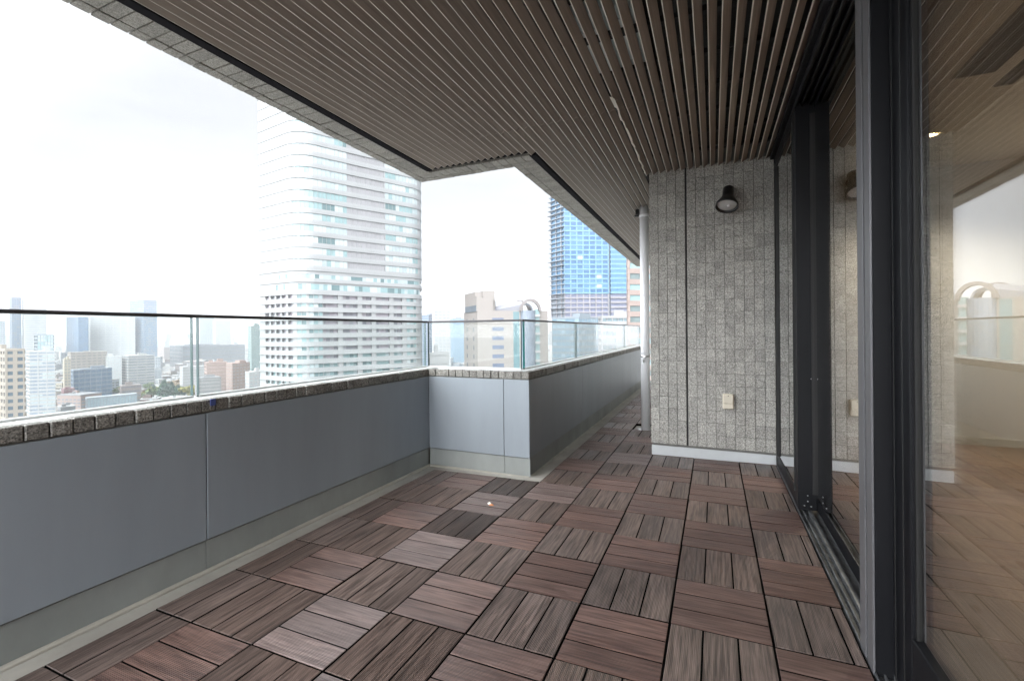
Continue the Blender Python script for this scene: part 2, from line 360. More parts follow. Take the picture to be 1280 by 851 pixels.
XG, XG2, YG = -2.1237, -1.289, 3.132
balustrade('glass railing with dark handrail on the long left parapet', (XG, YB), (XG, YG-.02), (1, 0), [(0, 1.298-YB), (1.322-YB, YG-YB-.03)])
balustrade('short glass railing on the return parapet before the beige arched tower', (XG, YG), (XG2, YG), (0, -1), [(.01, XG2-XG-.01)])
balustrade('glass railing along the narrow passage in front of the blue tower', (XG2, YG+.02), (XG2, YE), (1, 0), [(.0, 4.553-YG-.02), (4.565-YG-.02, 7.34-YG-.02), (7.352-YG-.02, YE-.1-YG-.02)])
b = MB(); b.box(XL-.0005, 1.276, .655, XL+.0045, 1.298, .6835); tag(b.build('blue_tape', M['blue']), 'small blue tape mark stuck on the dark stone coping', 'tape')

# ------------------------------------------------------------------ wooden deck tiles
XA, Y0, T = -.4395, 1.8914, .3
def plank_mesh(ln, w):
    p = MB(); p.bbox(-ln/2, -w/2, -.024, ln/2, w/2, 0, .0013); me = p.build('plank', woods_cross[0]); d = me.data; bpy.data.objects.remove(me); return d
pm_cache = {}
def get_plank(ln, w):
    k = (round(ln, 3), round(w, 3))
    if k not in pm_cache: pm_cache[k] = plank_mesh(*k)
    return pm_cache[k]
ORD = ['first', 'second', 'third', 'fourth', 'fifth', 'sixth', 'seventh', 'eighth', 'ninth', 'tenth', 'eleventh', 'twelfth', 'thirteenth', 'fourteenth', 'fifteenth', 'sixteenth', 'seventeenth', 'eighteenth', 'nineteenth', 'twentieth', 'twenty-first', 'twenty-second', 'twenty-third', 'twenty-fourth', 'twenty-fifth', 'twenty-sixth', 'twenty-seventh']
tone = {0: ['reddish', 'red brown', 'pale rosy'], 1: ['brown', 'grey brown', 'dark brown']}
rt = random.Random(11)
def deck_tile(i, j, x0, x1, y0, y1, passage=False):
    longi = (i+j) % 2 == 1 or i == -5
    wx, wy = x1-x0, y1-y0
    if wy < .1: longi = False
    cx, cyy = (x0+x1)/2, (y0+y1)/2
    if longi: mi = rt.choices([0, 1, 2], [5, 5, .2])[0]
    else: mi = rt.choices([0, 1, 2], [4, 3, 3] if i < -1 else [6, 5, 1])[0]
    if (i, j) == (-3, 2): mi = 2
    if (i, j) == (-3, 1): mi = 2
    mtl = (woods_long if longi else woods_cross)[mi]
    run = 'lengthwise' if longi else 'crosswise'
    tn_ = tone[int(longi)][mi]
    if passage: lab = f'{tn_} {run} deck tile in the passage, {"nearer" if i == -1 else "farther from"} the stone wall, {ORD[j-7]} row'
    elif i == 2: lab = f'{tn_} {run} deck strip beside the glass door, {ORD[6-j]} row from stone wall'
    elif i == -5: lab = f'{tn_} {run} deck strip beside the long parapet, {ORD[6-j]} row from stone wall'
    else: lab = f'{tn_} {run} deck tile, {ORD[1-i]} column from glass door, {ORD[6-j]} row from stone wall'
    t = thing('deck_tile', lab, 'deck tile', (cx, cyy, SL*cx), 'wooden deck tiles laid on the balcony floor'); t.rotation_euler = (0, -math.atan(SL), 0)
    t.rotation_euler.z = rt.uniform(-.004, .004); t.location.z += rt.uniform(-.0012, .0012)
    g = .006
    ln, acr = (wy, wx) if longi else (wx, wy)
    w = T/3; pos = 0.0; k = 0
    left = acr
    while left > .012:
        ww = min(w, left)
        o = bpy.data.objects.new('plank', get_plank(ln-.0045, ww-g)); COL.objects.link(o); o.parent = t
        off = -acr/2+pos+ww/2
        if longi: o.rotation_euler = (0, 0, math.pi/2); o.location = (off, 0, rt.uniform(-.0008, .0006))
        else: o.location = (0, acr/2-pos-ww/2, rt.uniform(-.0008, .0006))
        o.material_slots[0].link = 'OBJECT'; o.material_slots[0].material = mtl
        pos += ww; left -= ww
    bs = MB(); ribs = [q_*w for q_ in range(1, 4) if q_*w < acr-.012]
    for r_ in ribs:                                  # near-black strips stand in for the shade in plank gaps and tile joints
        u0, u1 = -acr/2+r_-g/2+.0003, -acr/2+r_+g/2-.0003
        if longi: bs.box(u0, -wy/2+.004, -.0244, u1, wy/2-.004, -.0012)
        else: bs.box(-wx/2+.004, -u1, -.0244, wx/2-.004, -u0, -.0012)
    bs.box(-wx/2, -wy/2, -.0244, wx/2, -wy/2+.0018, -.0022); bs.box(-wx/2, wy/2-.0018, -.0244, wx/2, wy/2, -.0022)
    bs.box(-wx/2, -wy/2+.0019, -.0244, -wx/2+.0024, wy/2-.0019, -.0022); bs.box(wx/2-.0024, -wy/2+.0019, -.0244, wx/2, wy/2-.0019, -.0022)
    bs.box(-wx/2+.003, -wy/2+.003, -.034, wx/2-.003, wy/2-.003, -.0245); bs.build('base_grid_gap_shade', M['plasticgapshade'], t)
YW = 3.72
for j in range(-11, 7):
    y0 = Y0+T*j; y1 = min(y0+T, YW-.004)
    for i in range(-5, 3):
        x0 = XA+T*i; x1 = x0+T
        if i == 2: x1 = .398
        if i == -5: x0 = x1-.2
        if j >= 3 and i < -2: continue
        if j == 6 and i < 0: y1_ = y0+T
        else: y1_ = y1
        if i >= 0 and y1_-y0 < .02: continue
        deck_tile(i, j, x0+.0012, x1-.0012, y0+.0012, y1_-.0012)
for j in range(7, 23):
    for i in (-2, -1):
        if (i, j) == (-1, 9): continue                  # the open hole at the foot of the pipe
        x0 = XA+T*i; deck_tile(i, j, x0+.0012, x0+T-.0012, Y0+T*j+.0012, Y0+T*j+T-.0012, True)

t = thing('floor_drain', 'round metal drain cover in the hole where one deck tile is missing', 'drain', (-.66, 4.72, floor_z(-.66)))
b = MB(); b.lathe([(.055, 0), (.055, .006), (.045, .012), (.012, .014)], Matrix.Identity(4), 20); b.build('drain_cover', M['steel'], t)
b = MB(); b.lathe([(.075, .0), (.075, .004), (.058, .004), (.058, .0)], Matrix.Identity(4), 24, cap=False); b.build('drain_ring', M['sealant'], t)
t = thing('leaf_scrap', 'tiny white and orange dried scrap lying on a pale deck tile', 'leaf litter', (-1.156, 2.313, -.0128))
b = MB()
rs = random.Random(3)
def flake(mb, c, r, h, n=9, seed=0):
    q = random.Random(seed); ring = [Vector((c[0]+r*math.cos(a)*q.uniform(.6, 1.1), c[1]+.7*r*math.sin(a)*q.uniform(.6, 1.1), c[2]+q.uniform(0, h*.4))) for a in [2*math.pi*i/n for i in range(n)]]
    top = Vector((c[0]+r*.1, c[1], c[2]+h)); bot = Vector((c[0], c[1], c[2]))
    mb.add(ring+[top, bot], [(i, (i+1) % n, n) for i in range(n)]+[((i+1) % n, i, n+1) for i in range(n)])
flake(b, (-.006, .002, .003), .014, .014, 9, 1); b.build('pale_flake', M['shellwhite'], t)
b = MB(); flake(b, (.008, -.004, .001), .016, .009, 9, 2); b.build('orange_leaf', M['orange'], t)

# ------------------------------------------------------------------ stone wall with lamp and outlet
WX0, WX1, WZ1 = -.452, .400, 2.19
t = thing('stone_wall', 'grey split-face granite wall at the end of the deck', 'stone wall', (0, YW, 0))
b = MB(); b.box(WX0+.014, .014, -.1, WX1+.165, 5.2, 2.3); b.build('wall_core', M['mortar'], t)
b = MB(); rs = random.Random(5)
JX = -.186
def clad(mb, x0, x1, ncol):
    p = (x1-x0)/ncol; nrow = 23; ph = (WZ1-.085)/nrow
    for c_ in range(ncol):
        for r_ in range(nrow):
            jit = rs.uniform(-.0025, .0025)
            mb.bbox(x0+c_*p+.0013, jit, .085+r_*ph+.0005, x0+(c_+1)*p-.0013, .03, .085+(r_+1)*ph-.0005, .0009)
clad(b, WX0, JX-.006, 4); clad(b, JX+.006, WX1, 9)
for k in range(28):
    for r_ in range(23):
        ph = (WZ1-.085)/23; p = .06
        b.bbox(WX0, .032+k*p, .085+r_*ph+.0011, WX0+.03, .032+(k+1)*p-.0026, .085+(r_+1)*ph-.0011, .0022)
b.box(WX0+.002, .032+28*.06, -.1, WX0+.0138, 5.2, 2.3)
b.build('granite_cladding', M['wallstone'], t)
b = MB(); b.box(JX-.005, .008, .085, JX+.005, .016, WZ1); b.build('movement_joint', M['gasket'], t)
b = MB(); b.bbox(WX0+.003, .006, -.03, WX1, .02, .066, .002); b.build('base_board', M['board'], t)
# wall lamp
t = thing('wall_lamp', 'black conical spotlight fixed high on the granite wall', 'wall lamp', (.105, YW, 1.90))
b = MB(); b.lathe([(.035, 0), (.035, .014), (.02, .02), (.02, .05)], Matrix.Rotation(R(90), 4, 'X') @ Matrix.Translation((0, .03, -.0)), 20); b.build('mount', M['black'], t)
ax = Vector((-.10, -.42, -.9)).normalized(); Ml = Matrix.Translation((.004, -.062, .078)) @ ax.to_track_quat('Z', 'Y').to_matrix().to_4x4()
b = MB(); b.lathe([(.0, -.004), (.030, 0), (.038, .01), (.039, .075), (.048, .10), (.073, .145), (.076, .165), (.071, .166), (.062, .150)], Ml, 32, cap=False); b.build('lamp_shade', M['black'], t)
b = MB(); b.lathe([(.063, .150), (.045, .156), (.02, .159), (.0, .160)], Ml, 28, cap=False); b.build('lens', M['lens'], t)
b = MB(); b.lathe([(.012, .158), (.010, .166), (.0, .168)], Ml @ Matrix.Translation((.012, .0, 0)), 14, cap=False); b.build('bulb', M['white'], t)
# outlet
t = thing('outdoor_outlet', 'small ivory weatherproof outlet box low on the granite wall', 'outlet', (.094, YW, .436))
b = MB(); b.bbox(-.037, -.028, -.055, .037, .004, .055, .006); b.build('outlet_box', M['ivory'], t)
b = MB(); b.bbox(-.034, -.040, -.014, .034, -.0285, .052, .005); b.build('outlet_cover', M['ivory'], t)
b = MB(); b.lathe([(.003, 0), (.003, .002)], Matrix.Translation((0, -.0405, .042)) @ Matrix.Rotation(R(90), 4, 'X'), 10); b.build('screw', M['gasket'], t)
# drain pipe
t = thing('drain_pipe', 'white vertical drain pipe beside the granite wall edge', 'drain pipe', (-.622, 4.70, floor_z(-.6)))
b = MB(); b.cyl((0, 0, 0), (0, 0, 2.26), .043, n=28); b.build('pipe', M['white'], t)
for z in (.735,):
    b = MB(); b.lathe([(.0437, z-.010), (.0465, z-.010), (.0465, z+.010), (.0437, z+.010)], Matrix.Identity(4), 28, cap=False); b.box(.05, -.01, z-.01, .16, .01, z+.01); b.box(-.012, -.07, z-.010, .012, -.044, z+.008); b.cyl((-.008, -.06, z-.06), (-.008, -.058, z+.002), .005, n=10); b.build('bracket', M['steel'], t)
b = MB(); b.lathe([(.0435, 2.11), (.047, 2.11), (.047, 2.14), (.0435, 2.14)], Matrix.Identity(4), 28, cap=False); b.build('collar', M['white'], t)
t = thing('pipe_hanger', 'black bracket under the slats at the top of the white pipe', 'bracket', (-.685, 4.70, 2.12))
b = MB(); b.bbox(-.018, -.02, -.01, .018, .02, .04, .003); b.build('hanger_block', M['black'], t)
b = MB(); b.bbox(-.028, -.01, -.03, .020, .01, -.012, .003); b.build('hanger_arm', M['black'], t)

# ------------------------------------------------------------------ slatted ceiling and the roof above
ZC = 2.168; XC, XCR, YCJ = -2.155, -1.345, 3.123; XD, XDR, YDJ = -1.966, -1.152, 2.950
t = thing('slatted_ceiling', 'brown slatted balcony ceiling with pale slat edges and dark gaps', 'ceiling', (0, 0, ZC))
b = MB(); P = .0513; x_first = -.1155; TILT = .020
lips = MB(); rsl = random.Random(12)
for k in range(-35, 10):
    x = x_first+k*P
    if x < XD+.05: continue
    yend = 2.905 if x < XDR-.03 else YE
    if x > WX0-.03: yend = YW+.004
    cuts = [YR, -.5, 2.56 if (k % 2 == 0 or x > -.9) else 2.56, 7.0, yend]; cuts = sorted(set(c_ for c_ in cuts if c_ <= yend)); 
    x0_ = x
    for a_, c_ in zip(cuts[:-1], cuts[1:]):
        x = x0_+rsl.uniform(-.0009, .0009)
        b.extrude_y([(x+.0042, .0004), (x+.0345, TILT), (x+.0345, TILT+.004), (x+.0042, .0065)], a_+.0015, c_-.0015)
        lips.extrude_y([(x, .001), (x+.0041, 0), (x+.0041, .008), (x, .007)], a_+.0015, c_-.0015)
b.build('slats', M['slat'], t); lips.build('slat_lips', M['sliplip'], t)
b = MB(); y = YR+.1
while y < YE-.15:
    b.box(XD+.03 if y < 2.9 else XDR+.03, y, .040, (WX0 if y > YW else .36), y+.03, .062); y += .3
b.build('carrier_bars', M['voidbar'], t)
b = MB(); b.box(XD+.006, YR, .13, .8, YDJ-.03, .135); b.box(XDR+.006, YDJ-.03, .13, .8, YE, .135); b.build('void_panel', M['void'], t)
b = MB()
b.box(XD, YR, -.002, XD+.047, YDJ-.036, .13); b.box(XD, YDJ-.030, .020, XDR+.036, YDJ, .13); b.box(XDR, YDJ, -.002, XDR+.047, YE, .13); b.build('edge_trim', M['darkband'], t)
# stone soffit band
t = thing('roof_edge', 'grey granite soffit band along the edge of the roof overhang', 'roof edge', (0, 0, ZC))
b = MB(); rs = random.Random(9)
def soffit(mb, horizontal, u0, u1, v0, v1, pitch):
    n_ = int(round((u1-u0)/pitch)); p = (u1-u0)/n_
    for i in range(n_):
        a_ = u0+i*p+.0018; c_ = u0+(i+1)*p-.0018; z = rs.uniform(.003, .006)
        if horizontal: mb.bbox(v0, a_, z, v1, c_, .05, .002)
        else: mb.bbox(a_, v0, z, c_, v1, .05, .002)
soffit(b, True, YR, YCJ, XC, XC+.058, .062); soffit(b, True, YR, YCJ-.064, XC+.064, XD-.003, .062)
soffit(b, False, XD, XDR-.003, YDJ+.003, YCJ-.064, .062); soffit(b, False, XC+.06, XCR+.004, YCJ-.058, YCJ, .062)
soffit(b, True, YCJ-.058, YE, XCR+.006, XCR+.066, .062); soffit(b, True, YCJ-.060, YE, XCR+.070, XDR-.003, .062)
b.build('soffit_stone', M['soffitstone'], t)
b = MB(); b.box(XC+.006, YR, .035, XD, YCJ-.006, .5); b.box(XD, YDJ, .035, XDR, YCJ-.006, .5); b.box(XCR+.006, YCJ-.006, .035, XDR, YE, .5); b.build('roof_beam', M['mortar'], t)
b = MB(); b.box(XC, YR, .051, XC+.02, YCJ, .5); b.box(XC+.02, YCJ-.02, .051, XCR, YCJ, .5); b.box(XCR, YCJ, .051, XCR+.02, YE, .5); b.build('fascia', M['soffitstone'], t)
b = MB(); b.box(XC, YR, ZC+.51, 6.2, YCJ, ZC+.9); b.box(XCR, YCJ, ZC+.51, 6.2, YE+.05, ZC+.9); structure(b.build('roof_slab', M['concrete']))
# things above the slats
t = thing('ceiling_unit', 'pale ventilation unit half hidden above the dark ceiling gaps', 'ventilation unit', (-.40, 2.10, ZC+.066))
b = MB(); b.bbox(-.15, -.28, 0, .13, .22, .06, .006); b.build('unit_case', M['duct'], t)
b = MB(); b.bbox(-.11, -.18, -.008, -.02, .16, -.0005, .003); b.bbox(.02, -.2, -.006, .10, .1, -.0005, .002); b.build('unit_plate', M['cap'], t)
b = MB(); b.cyl((.10, .22, .03), (.22, .55, .03), .02, n=12); b.cyl((-.1, .22, .025), (-.14, .6, .025), .014, n=12); b.build('unit_hose', M['gasket'], t)
t = thing('peeling_film', 'pale strip of film peeling down from one ceiling slat', 'peeling film', (-.4755, 2.42, ZC))
b = MB(); rs = random.Random(4); yy = 0; pts = []
while yy < 1.28: pts.append((rs.uniform(-.004, .006), yy, rs.uniform(-.010, -.001))); yy += rs.uniform(.03, .09)
for (a_, c_) in zip(pts[:-1], pts[1:]):
    w = rs.uniform(.006, .014)
    b.add([(a_[0]-.0, a_[1], a_[2]), (a_[0]+w, a_[1], a_[2]-.002), (c_[0]+w, c_[1], c_[2]-.002), (c_[0], c_[1], c_[2]), (a_[0], a_[1], a_[2]+.0008), (a_[0]+w, a_[1], a_[2]-.0012), (c_[0]+w, c_[1], c_[2]-.0012), (c_[0], c_[1], c_[2]+.0008)], [(3, 2, 1, 0), (4, 5, 6, 7), (0, 1, 5, 4), (2, 3, 7, 6), (1, 2, 6, 5), (3, 0, 4, 7)])
b.build('film_strip', M['peel'], t)
b = MB(); b.add([(-.006, -.05, -.004), (.016, -.03, -.012), (.020, .08, -.022), (-.004, .07, -.006), (.005, .02, -.002)], [(0, 1, 4), (1, 2, 4), (2, 3, 4), (3, 0, 4), (3, 2, 1, 0)])
for k in range(3): b.cyl((.0, .01+.05*k, -.006), (.035-.02*k, -.05+.05*k, -.03), .0006, n=5)
b.build('film_curl', M['peel'], t)

# ------------------------------------------------------------------ glass wall: frame, three door panels
HZ0 = 2.115
t = thing('door_frame', 'dark aluminium frame of the glass doors with header and sill track', 'door frame', (.45, 1.0, 0))
def bx(name, mtl, x0, y0, z0, x1, y1, z1, par, bev=.002):
    b_ = MB(); l = par.location; b_.bbox(x0-l.x, y0-l.y, z0-l.z, x1-l.x, y1-l.y, z1-l.z, bev); return b_.build(name, mtl, par)
def multi(name, mtl, par, boxes, bev=.0015):
    b_ = MB(); l = par.location
    for q in boxes: b_.bbox(q[0]-l.x, q[1]-l.y, q[2]-l.z, q[3]-l.x, q[4]-l.y, q[5]-l.z, bev)
    return b_.build(name, mtl, par)
YJB = YW-.006
multi('header', M['alu'], t, [(.375, -2.6, ZC-.012, .56, YJB, ZC+.12), (.400, -2.6, HZ0+.012, .412, YJB, ZC-.0125), (.430, -2.6, HZ0+.012, .442, YJB, ZC-.0125), (.462, -2.6, HZ0+.012, .474, YJB, ZC-.0125), (.505, -2.6, HZ0, .555, YJB, ZC-.0125)])
multi('sill_track', M['track'], t, [(.402, -2.6, -.05, .565, YJB, -.006), (.402, -2.6, -.0055, .407, YJB, .008), (.424, -2.6, -.0055, .429, YJB, .006), (.446, -2.6, -.0055, .462, YJB, .012), (.50, -2.6, -.0055, .505, YJB, .010)], .001)
multi('jamb', M['alu'], t, [(.402, YW-.045, -.005, .425, YW-.004, ZC-.013), (.43, YW-.03, -.005, .56, YW-.004, ZC-.013)])
# near post: two pale-edged strips with a groove, black return face
po = bx('post', M['alu'], .406, 1.573, -.005, .50, 1.698, ZC-.013, t)
multi('post_edge', M['alulight'], t, [(.4005, 1.642, -.004, .4058, 1.698, ZC-.014), (.4005, 1.573, -.004, .4058, 1.624, ZC-.014)], .001)
b = MB(); b.box(.4045-.45, 1.6245-1, -.004, .4057-.45, 1.6415-1, ZC-.014); b.build('post_groove', M['gasket'], t)
def door_panel(label, xg, y0, y1, xs0, xs1, near_w, far_w, rail0, rail1, name='glass_door', dbl=False):
    """one framed glass panel; y0 near edge, y1 far edge; frame from xs0 to xs1"""
    d = thing(name, label, 'glass door', (xg, (y0+y1)/2, 0))
    if near_w: 
        for k in range(1): bx('stile', M['alu'], xs0, y0, rail0, xs1, y0+near_w, HZ0+.03, d)
    if far_w: bx('stile', M['alu'], xs0, y1-far_w, rail0, xs1, y1, HZ0+.03, d)
    bx('bottom_rail', M['alu'], xs0+.001, y0+near_w+.0005, rail0, xs1-.001, y1-far_w-.0005, rail1, d)
    bx('top_rail', M['alu'], xs0+.001, y0+near_w+.0005, HZ0-.035, xs1-.001, y1-far_w-.0005, HZ0+.03, d)
    b_ = MB(); l = d.location
    th = [(-.004, .002)] if not dbl else [(-.011, -.005), (.007, .013)]
    for q0, q1 in th: b_.box(q0, y0+near_w-.004-l.y, rail1-.004, q1, y1-far_w+.004-l.y, HZ0-.031)
    b_.build('glass_pane', M['doorglass'], d)
    b_ = MB()
    for q in ((y0+near_w, y0+near_w+.008), (y1-far_w-.008, y1-far_w)): b_.box(-.016, q[0]-l.y, rail1-.001, .016, q[1]-l.y, HZ0-.034)
    b_.build('gasket', M['gasket'], d)
    return d
d1 = door_panel('narrow glass door panel against the granite wall', .412, 2.82, YW-.047, .402, .486, .085, .03, .013, .085)
d2 = door_panel('glass door panel between the two dark posts', .482, 1.71, 2.905, .4875, .547, .04, .085, .013, .10)
d3 = door_panel('large near glass door panel mirroring the skyline and the deck', .470, -2.6, 1.571, .446, .4845, .06, .126, .013, .19, dbl=True)
# screws on the meeting stiles
b = MB(); l = d1.location
for z, xx in ((.035, .43), (.035, .46), (.06, .445), (.09, .445), (.70, .465)): b.lathe([(.0035, 0), (.0035, .002), (0, .003)], Matrix.Translation((xx-l.x, 2.8195-l.y, z)) @ Matrix.Rotation(R(90), 4, 'X'), 10)
b.build('screws', M['steel'], d1)
b = MB(); l = d2.location
for z, xx in ((.03, .505), (.05, .53), (.09, .515), (.70, .51)): b.lathe([(.0035, 0), (.0035, .002), (0, .003)], Matrix.Translation((xx-l.x, 2.8195-l.y, z)) @ Matrix.Rotation(R(90), 4, 'X'), 10)
b.build('screws', M['steel'], d2)
b = MB(); l = d3.location
b.box(.4385-l.x, 1.47-l.y, .013, .4398-l.x, 1.475-l.y, HZ0+.03); b.box(.4385-l.x, 1.53-l.y, .013, .4398-l.x, 1.535-l.y, HZ0+.03); b.build('stile_groove', M['gasket'], d3)

# ------------------------------------------------------------------ the room behind the glass
fw_ = wood('room_floor_wood', (.21, .125, .07), (.36, .235, .145), .32, False, .25)
b = MB(); rs = random.Random(2); x = .57
ri = 0
rf = []
while x < 6:
    y = -2.6+rs.uniform(-1.2, 0)
    while y < 4.95:
        ln = rs.choice([.9, 1.2, 1.5]); a_ = max(y, -2.6); c_ = min(y+ln, 4.95)
        if c_-a_ > .02: rf.append((x, a_, c_))
        y += ln
    x += .12
mats3 = [fw_, wood('room_floor_wood_pale', (.26, .165, .10), (.40, .27, .175), .32, False, .25), wood('room_floor_wood_dark', (.165, .095, .052), (.29, .18, .105), .32, False, .25)]
for (x, a_, c_) in rf:
    b.box(x+.0006, a_+.0006, -.01, x+.1194, c_-.0006, .004, rs.randrange(3))
# boards run along Y: turn so that local X is the board direction
me_rot = Matrix.Rotation(R(-90), 4, 'Z')
b.v = [tuple(me_rot @ Vector(p)) for p in b.v]
o = b.build('room_floor', mats3); o.rotation_euler = (0, 0, R(90)); structure(o)
b = MB(); b.box(.57, 4.95, -.02, 6, 5.05, 2.31); b.box(6, -2.7, -.02, 6.1, 5.05, 2.31); b.box(.57, -2.7, -.02, 6, -2.6, 2.31); structure(b.build('room_wall', M['roomwall']))
b = MB(); b.box(.575, -2.599, 2.30, 5.999, 4.949, 2.33); structure(b.build('room_ceiling', M['roomceil']))
t = thing('skirting_board', 'cream skirting board along the foot of the room wall', 'skirting board', (3, 4.94, .004))
b = MB(); b.bbox(-2.4, -.002, 0, 2.99, .009, .06, .002); b.build('skirting', M['skirt'], t)
def air_grille(label, x0, x1, y0, y1, n_):
    g = thing('air_grille', label, 'air grille', ((x0+x1)/2, (y0+y1)/2, 2.297))
    w_, l_ = (x1-x0)/2, (y1-y0)/2
    q = MB(); q.box(-w_, -l_, .0, w_, l_, .0025); q.build('grille_backing', M['gasket'], g)
    q = MB()
    for k in range(n_): xx = -w_+(k+.5)*2*w_/n_; q.box(xx-w_/n_*.55, -l_+.004, -.006, xx+w_/n_*.55, l_-.004, -.0005)
    q.build('grille_slats', M['grille'], g)
air_grille('wide dark air grille in the room ceiling seen through the glass', 1.18, 1.36, 1.8, 3.22, 14)
air_grille('narrow dark air slot in the room ceiling beside the wide grille', 1.43, 1.52, 1.8, 3.42, 3)
t = thing('curtain_box', 'pale curtain box along the room ceiling behind the glass', 'curtain box', (.88, 0, 2.29))
b = MB(); b.bbox(-.05, -2.55, -.05, .05, 4.9, .008, .003); b.build('curtain_case', M['cap'], t)
b = MB(); b.box(-.056, -2.55, -.02, -.051, 4.9, -.012); b.build('curtain_track', M['gasket'], t)
for k, (x, y, lab) in enumerate(((1.385, 4.09, 'small lit downlight in the room ceiling nearest the back wall'),)):
    t = thing('downlight', lab, 'downlight', (x, y, 2.299))
    b = MB(); b.lathe([(.055, .0), (.055, -.006), (.043, -.007), (.043, -.001)], Matrix.Identity(4), 28, cap=False); b.build('trim_ring', M['white'], t)
    b = MB(); b.lathe([(.0425, -.002), (.03, -.0045), (0, -.005)], Matrix.Identity(4), 24, cap=False); b.build('lamp_disc', M['lampglow'], t)
    ld = bpy.data.lights.new('lamp_light', 'SPOT'); ld.energy = 75; ld.color = (1, .90, .76); ld.spot_size = R(140); ld.spot_blend = .6; ld.shadow_soft_size = .05
    lo = bpy.data.objects.new('lamp_light', ld); COL.objects.link(lo); lo.parent = t; lo.location = (0, 0, -.03)
# ------------------------------------------------------------------ the city: ground 80 m below, air between
GZ = -80.0
def at(px, zc):                                      # plan point in the direction of photo column px at axial distance zc
    p = FW*zc + RT*((px-640)/F*zc); return Vector((p.x, p.y))
def hz(px, y, zc): return H + zc*(math.sin(ROLL)*(px-640)/F - (y-V0)/F)
b = MB(); S_ = 5200; b.add([(-S_, -S_, GZ), (S_, -S_, GZ), (S_, S_, GZ), (-S_, S_, GZ)], [(0, 1, 2, 3)])
gm = mat('city_ground', (.16, .16, .15), .9, 0, (.02, .35)); structure(b.build('ground', gm))
road = mat('asphalt', (.06, .06, .062), .85)
b = MB()
for (pa, za, pb, zb, w) in ((60, 560, 330, 620, 9), (-80, 900, 420, 1000, 12), (530, 330, 570, 1400, 10), (150, 420, 240, 1300, 9)):
    a_, c_ = at(pa, za), at(pb, zb); d_ = (c_-a_).normalized(); q = Vector((-d_.y, d_.x))*w/2
    b.add([(*(a_-q), GZ+.05), (*(c_-q), GZ+.05), (*(c_+q), GZ+.05), (*(a_+q), GZ+.05)], [(0, 1, 2, 3)])
structure(b.build('road', road))

CM = {}
def cm(name, col, rough=.7, noise=.06):
    if name not in CM: CM[name] = mat('city_'+name, tuple(c*.435 for c in col), rough, 0, (.15, noise), None, .3)
    return CM[name]
def gm_(name, col, rough=.12, spec=.5):
    if name not in CM: CM[name] = mat('city_'+name, tuple(c*.66 for c in col), rough, 0, (.4, .12), None, spec)
    return CM[name]
W_white = cm('white', (.62, .63, .63)); W_off = cm('offwhite', (.52, .52, .50)); W_grey = cm('grey', (.36, .37, .38)); W_dgrey = cm('darkgrey', (.20, .21, .23))
W_beige = cm('beige', (.47, .425, .375)); W_tan = cm('tan', (.50, .44, .375)); W_pink = cm('pink', (.50, .375, .335)); W_brick = cm('brick', (.36, .20, .15)); W_cream = cm('cream', (.55, .49, .38))
W_brown = cm('brown', (.20, .15, .13)); W_bluegrey = cm('bluegrey', (.30, .36, .43)); W_pale = cm('paleblue', (.45, .50, .54))
G_blue = gm_('glass_blue', (.08, .16, .26)); G_dark = gm_('glass_dark', (.06, .075, .09)); G_cyan = gm_('glass_cyan', (.27, .40, .41)); G_pale = gm_('glass_pale', (.42, .50, .52))
G_teal = gm_('glass_teal', (.10, .17, .18)); G_grey = gm_('glass_grey', (.16, .19, .22)); G_sky = gm_('glass_sky', (.04, .13, .26), .2, .3); G_sky2 = gm_('glass_sky_pale', (.075, .20, .34), .2, .3); G_navy = gm_('glass_navy', (.05, .11, .19))
Wd = W_dgrey

def quad_plan(A, B, C):                              # corners left, near, right -> closed loop, counter-clockwise from above
    P = [A, B, C, A+C-B]
    ar = sum(P[i].x*P[(i+1) % 4].y-P[(i+1) % 4].x*P[i].y for i in range(4))
    return P if ar > 0 else P[::-1]
def inset(P, o):
    n = len(P); out = []
    for i in range(n):
        d0 = (P[i]-P[i-1]).normalized(); d1 = (P[(i+1) % n]-P[i]).normalized(); n0 = Vector((d0.y, -d0.x)); n1 = Vector((d1.y, -d1.x))
        q = (n0+n1); q = q/max(q.dot(n0), .3); out.append(P[i]+q*o)
    return out
def edge_box(mb, a, c, o0, o1, s0, s1, z0, z1, mi=0):    # box on the edge a->c, offsets outwards, s along the edge
    d = (c-a).normalized(); q = Vector((d.y, -d.x)); p = [a+d*s0+q*o0, a+d*s1+q*o0, a+d*s1+q*o1, a+d*s0+q*o1]
    ar = sum(p[i].x*p[(i+1) % 4].y-p[(i+1) % 4].x*p[i].y for i in range(4))
    if ar < 0: p = p[::-1]
    mb.prism(p, z0, z1, mi)
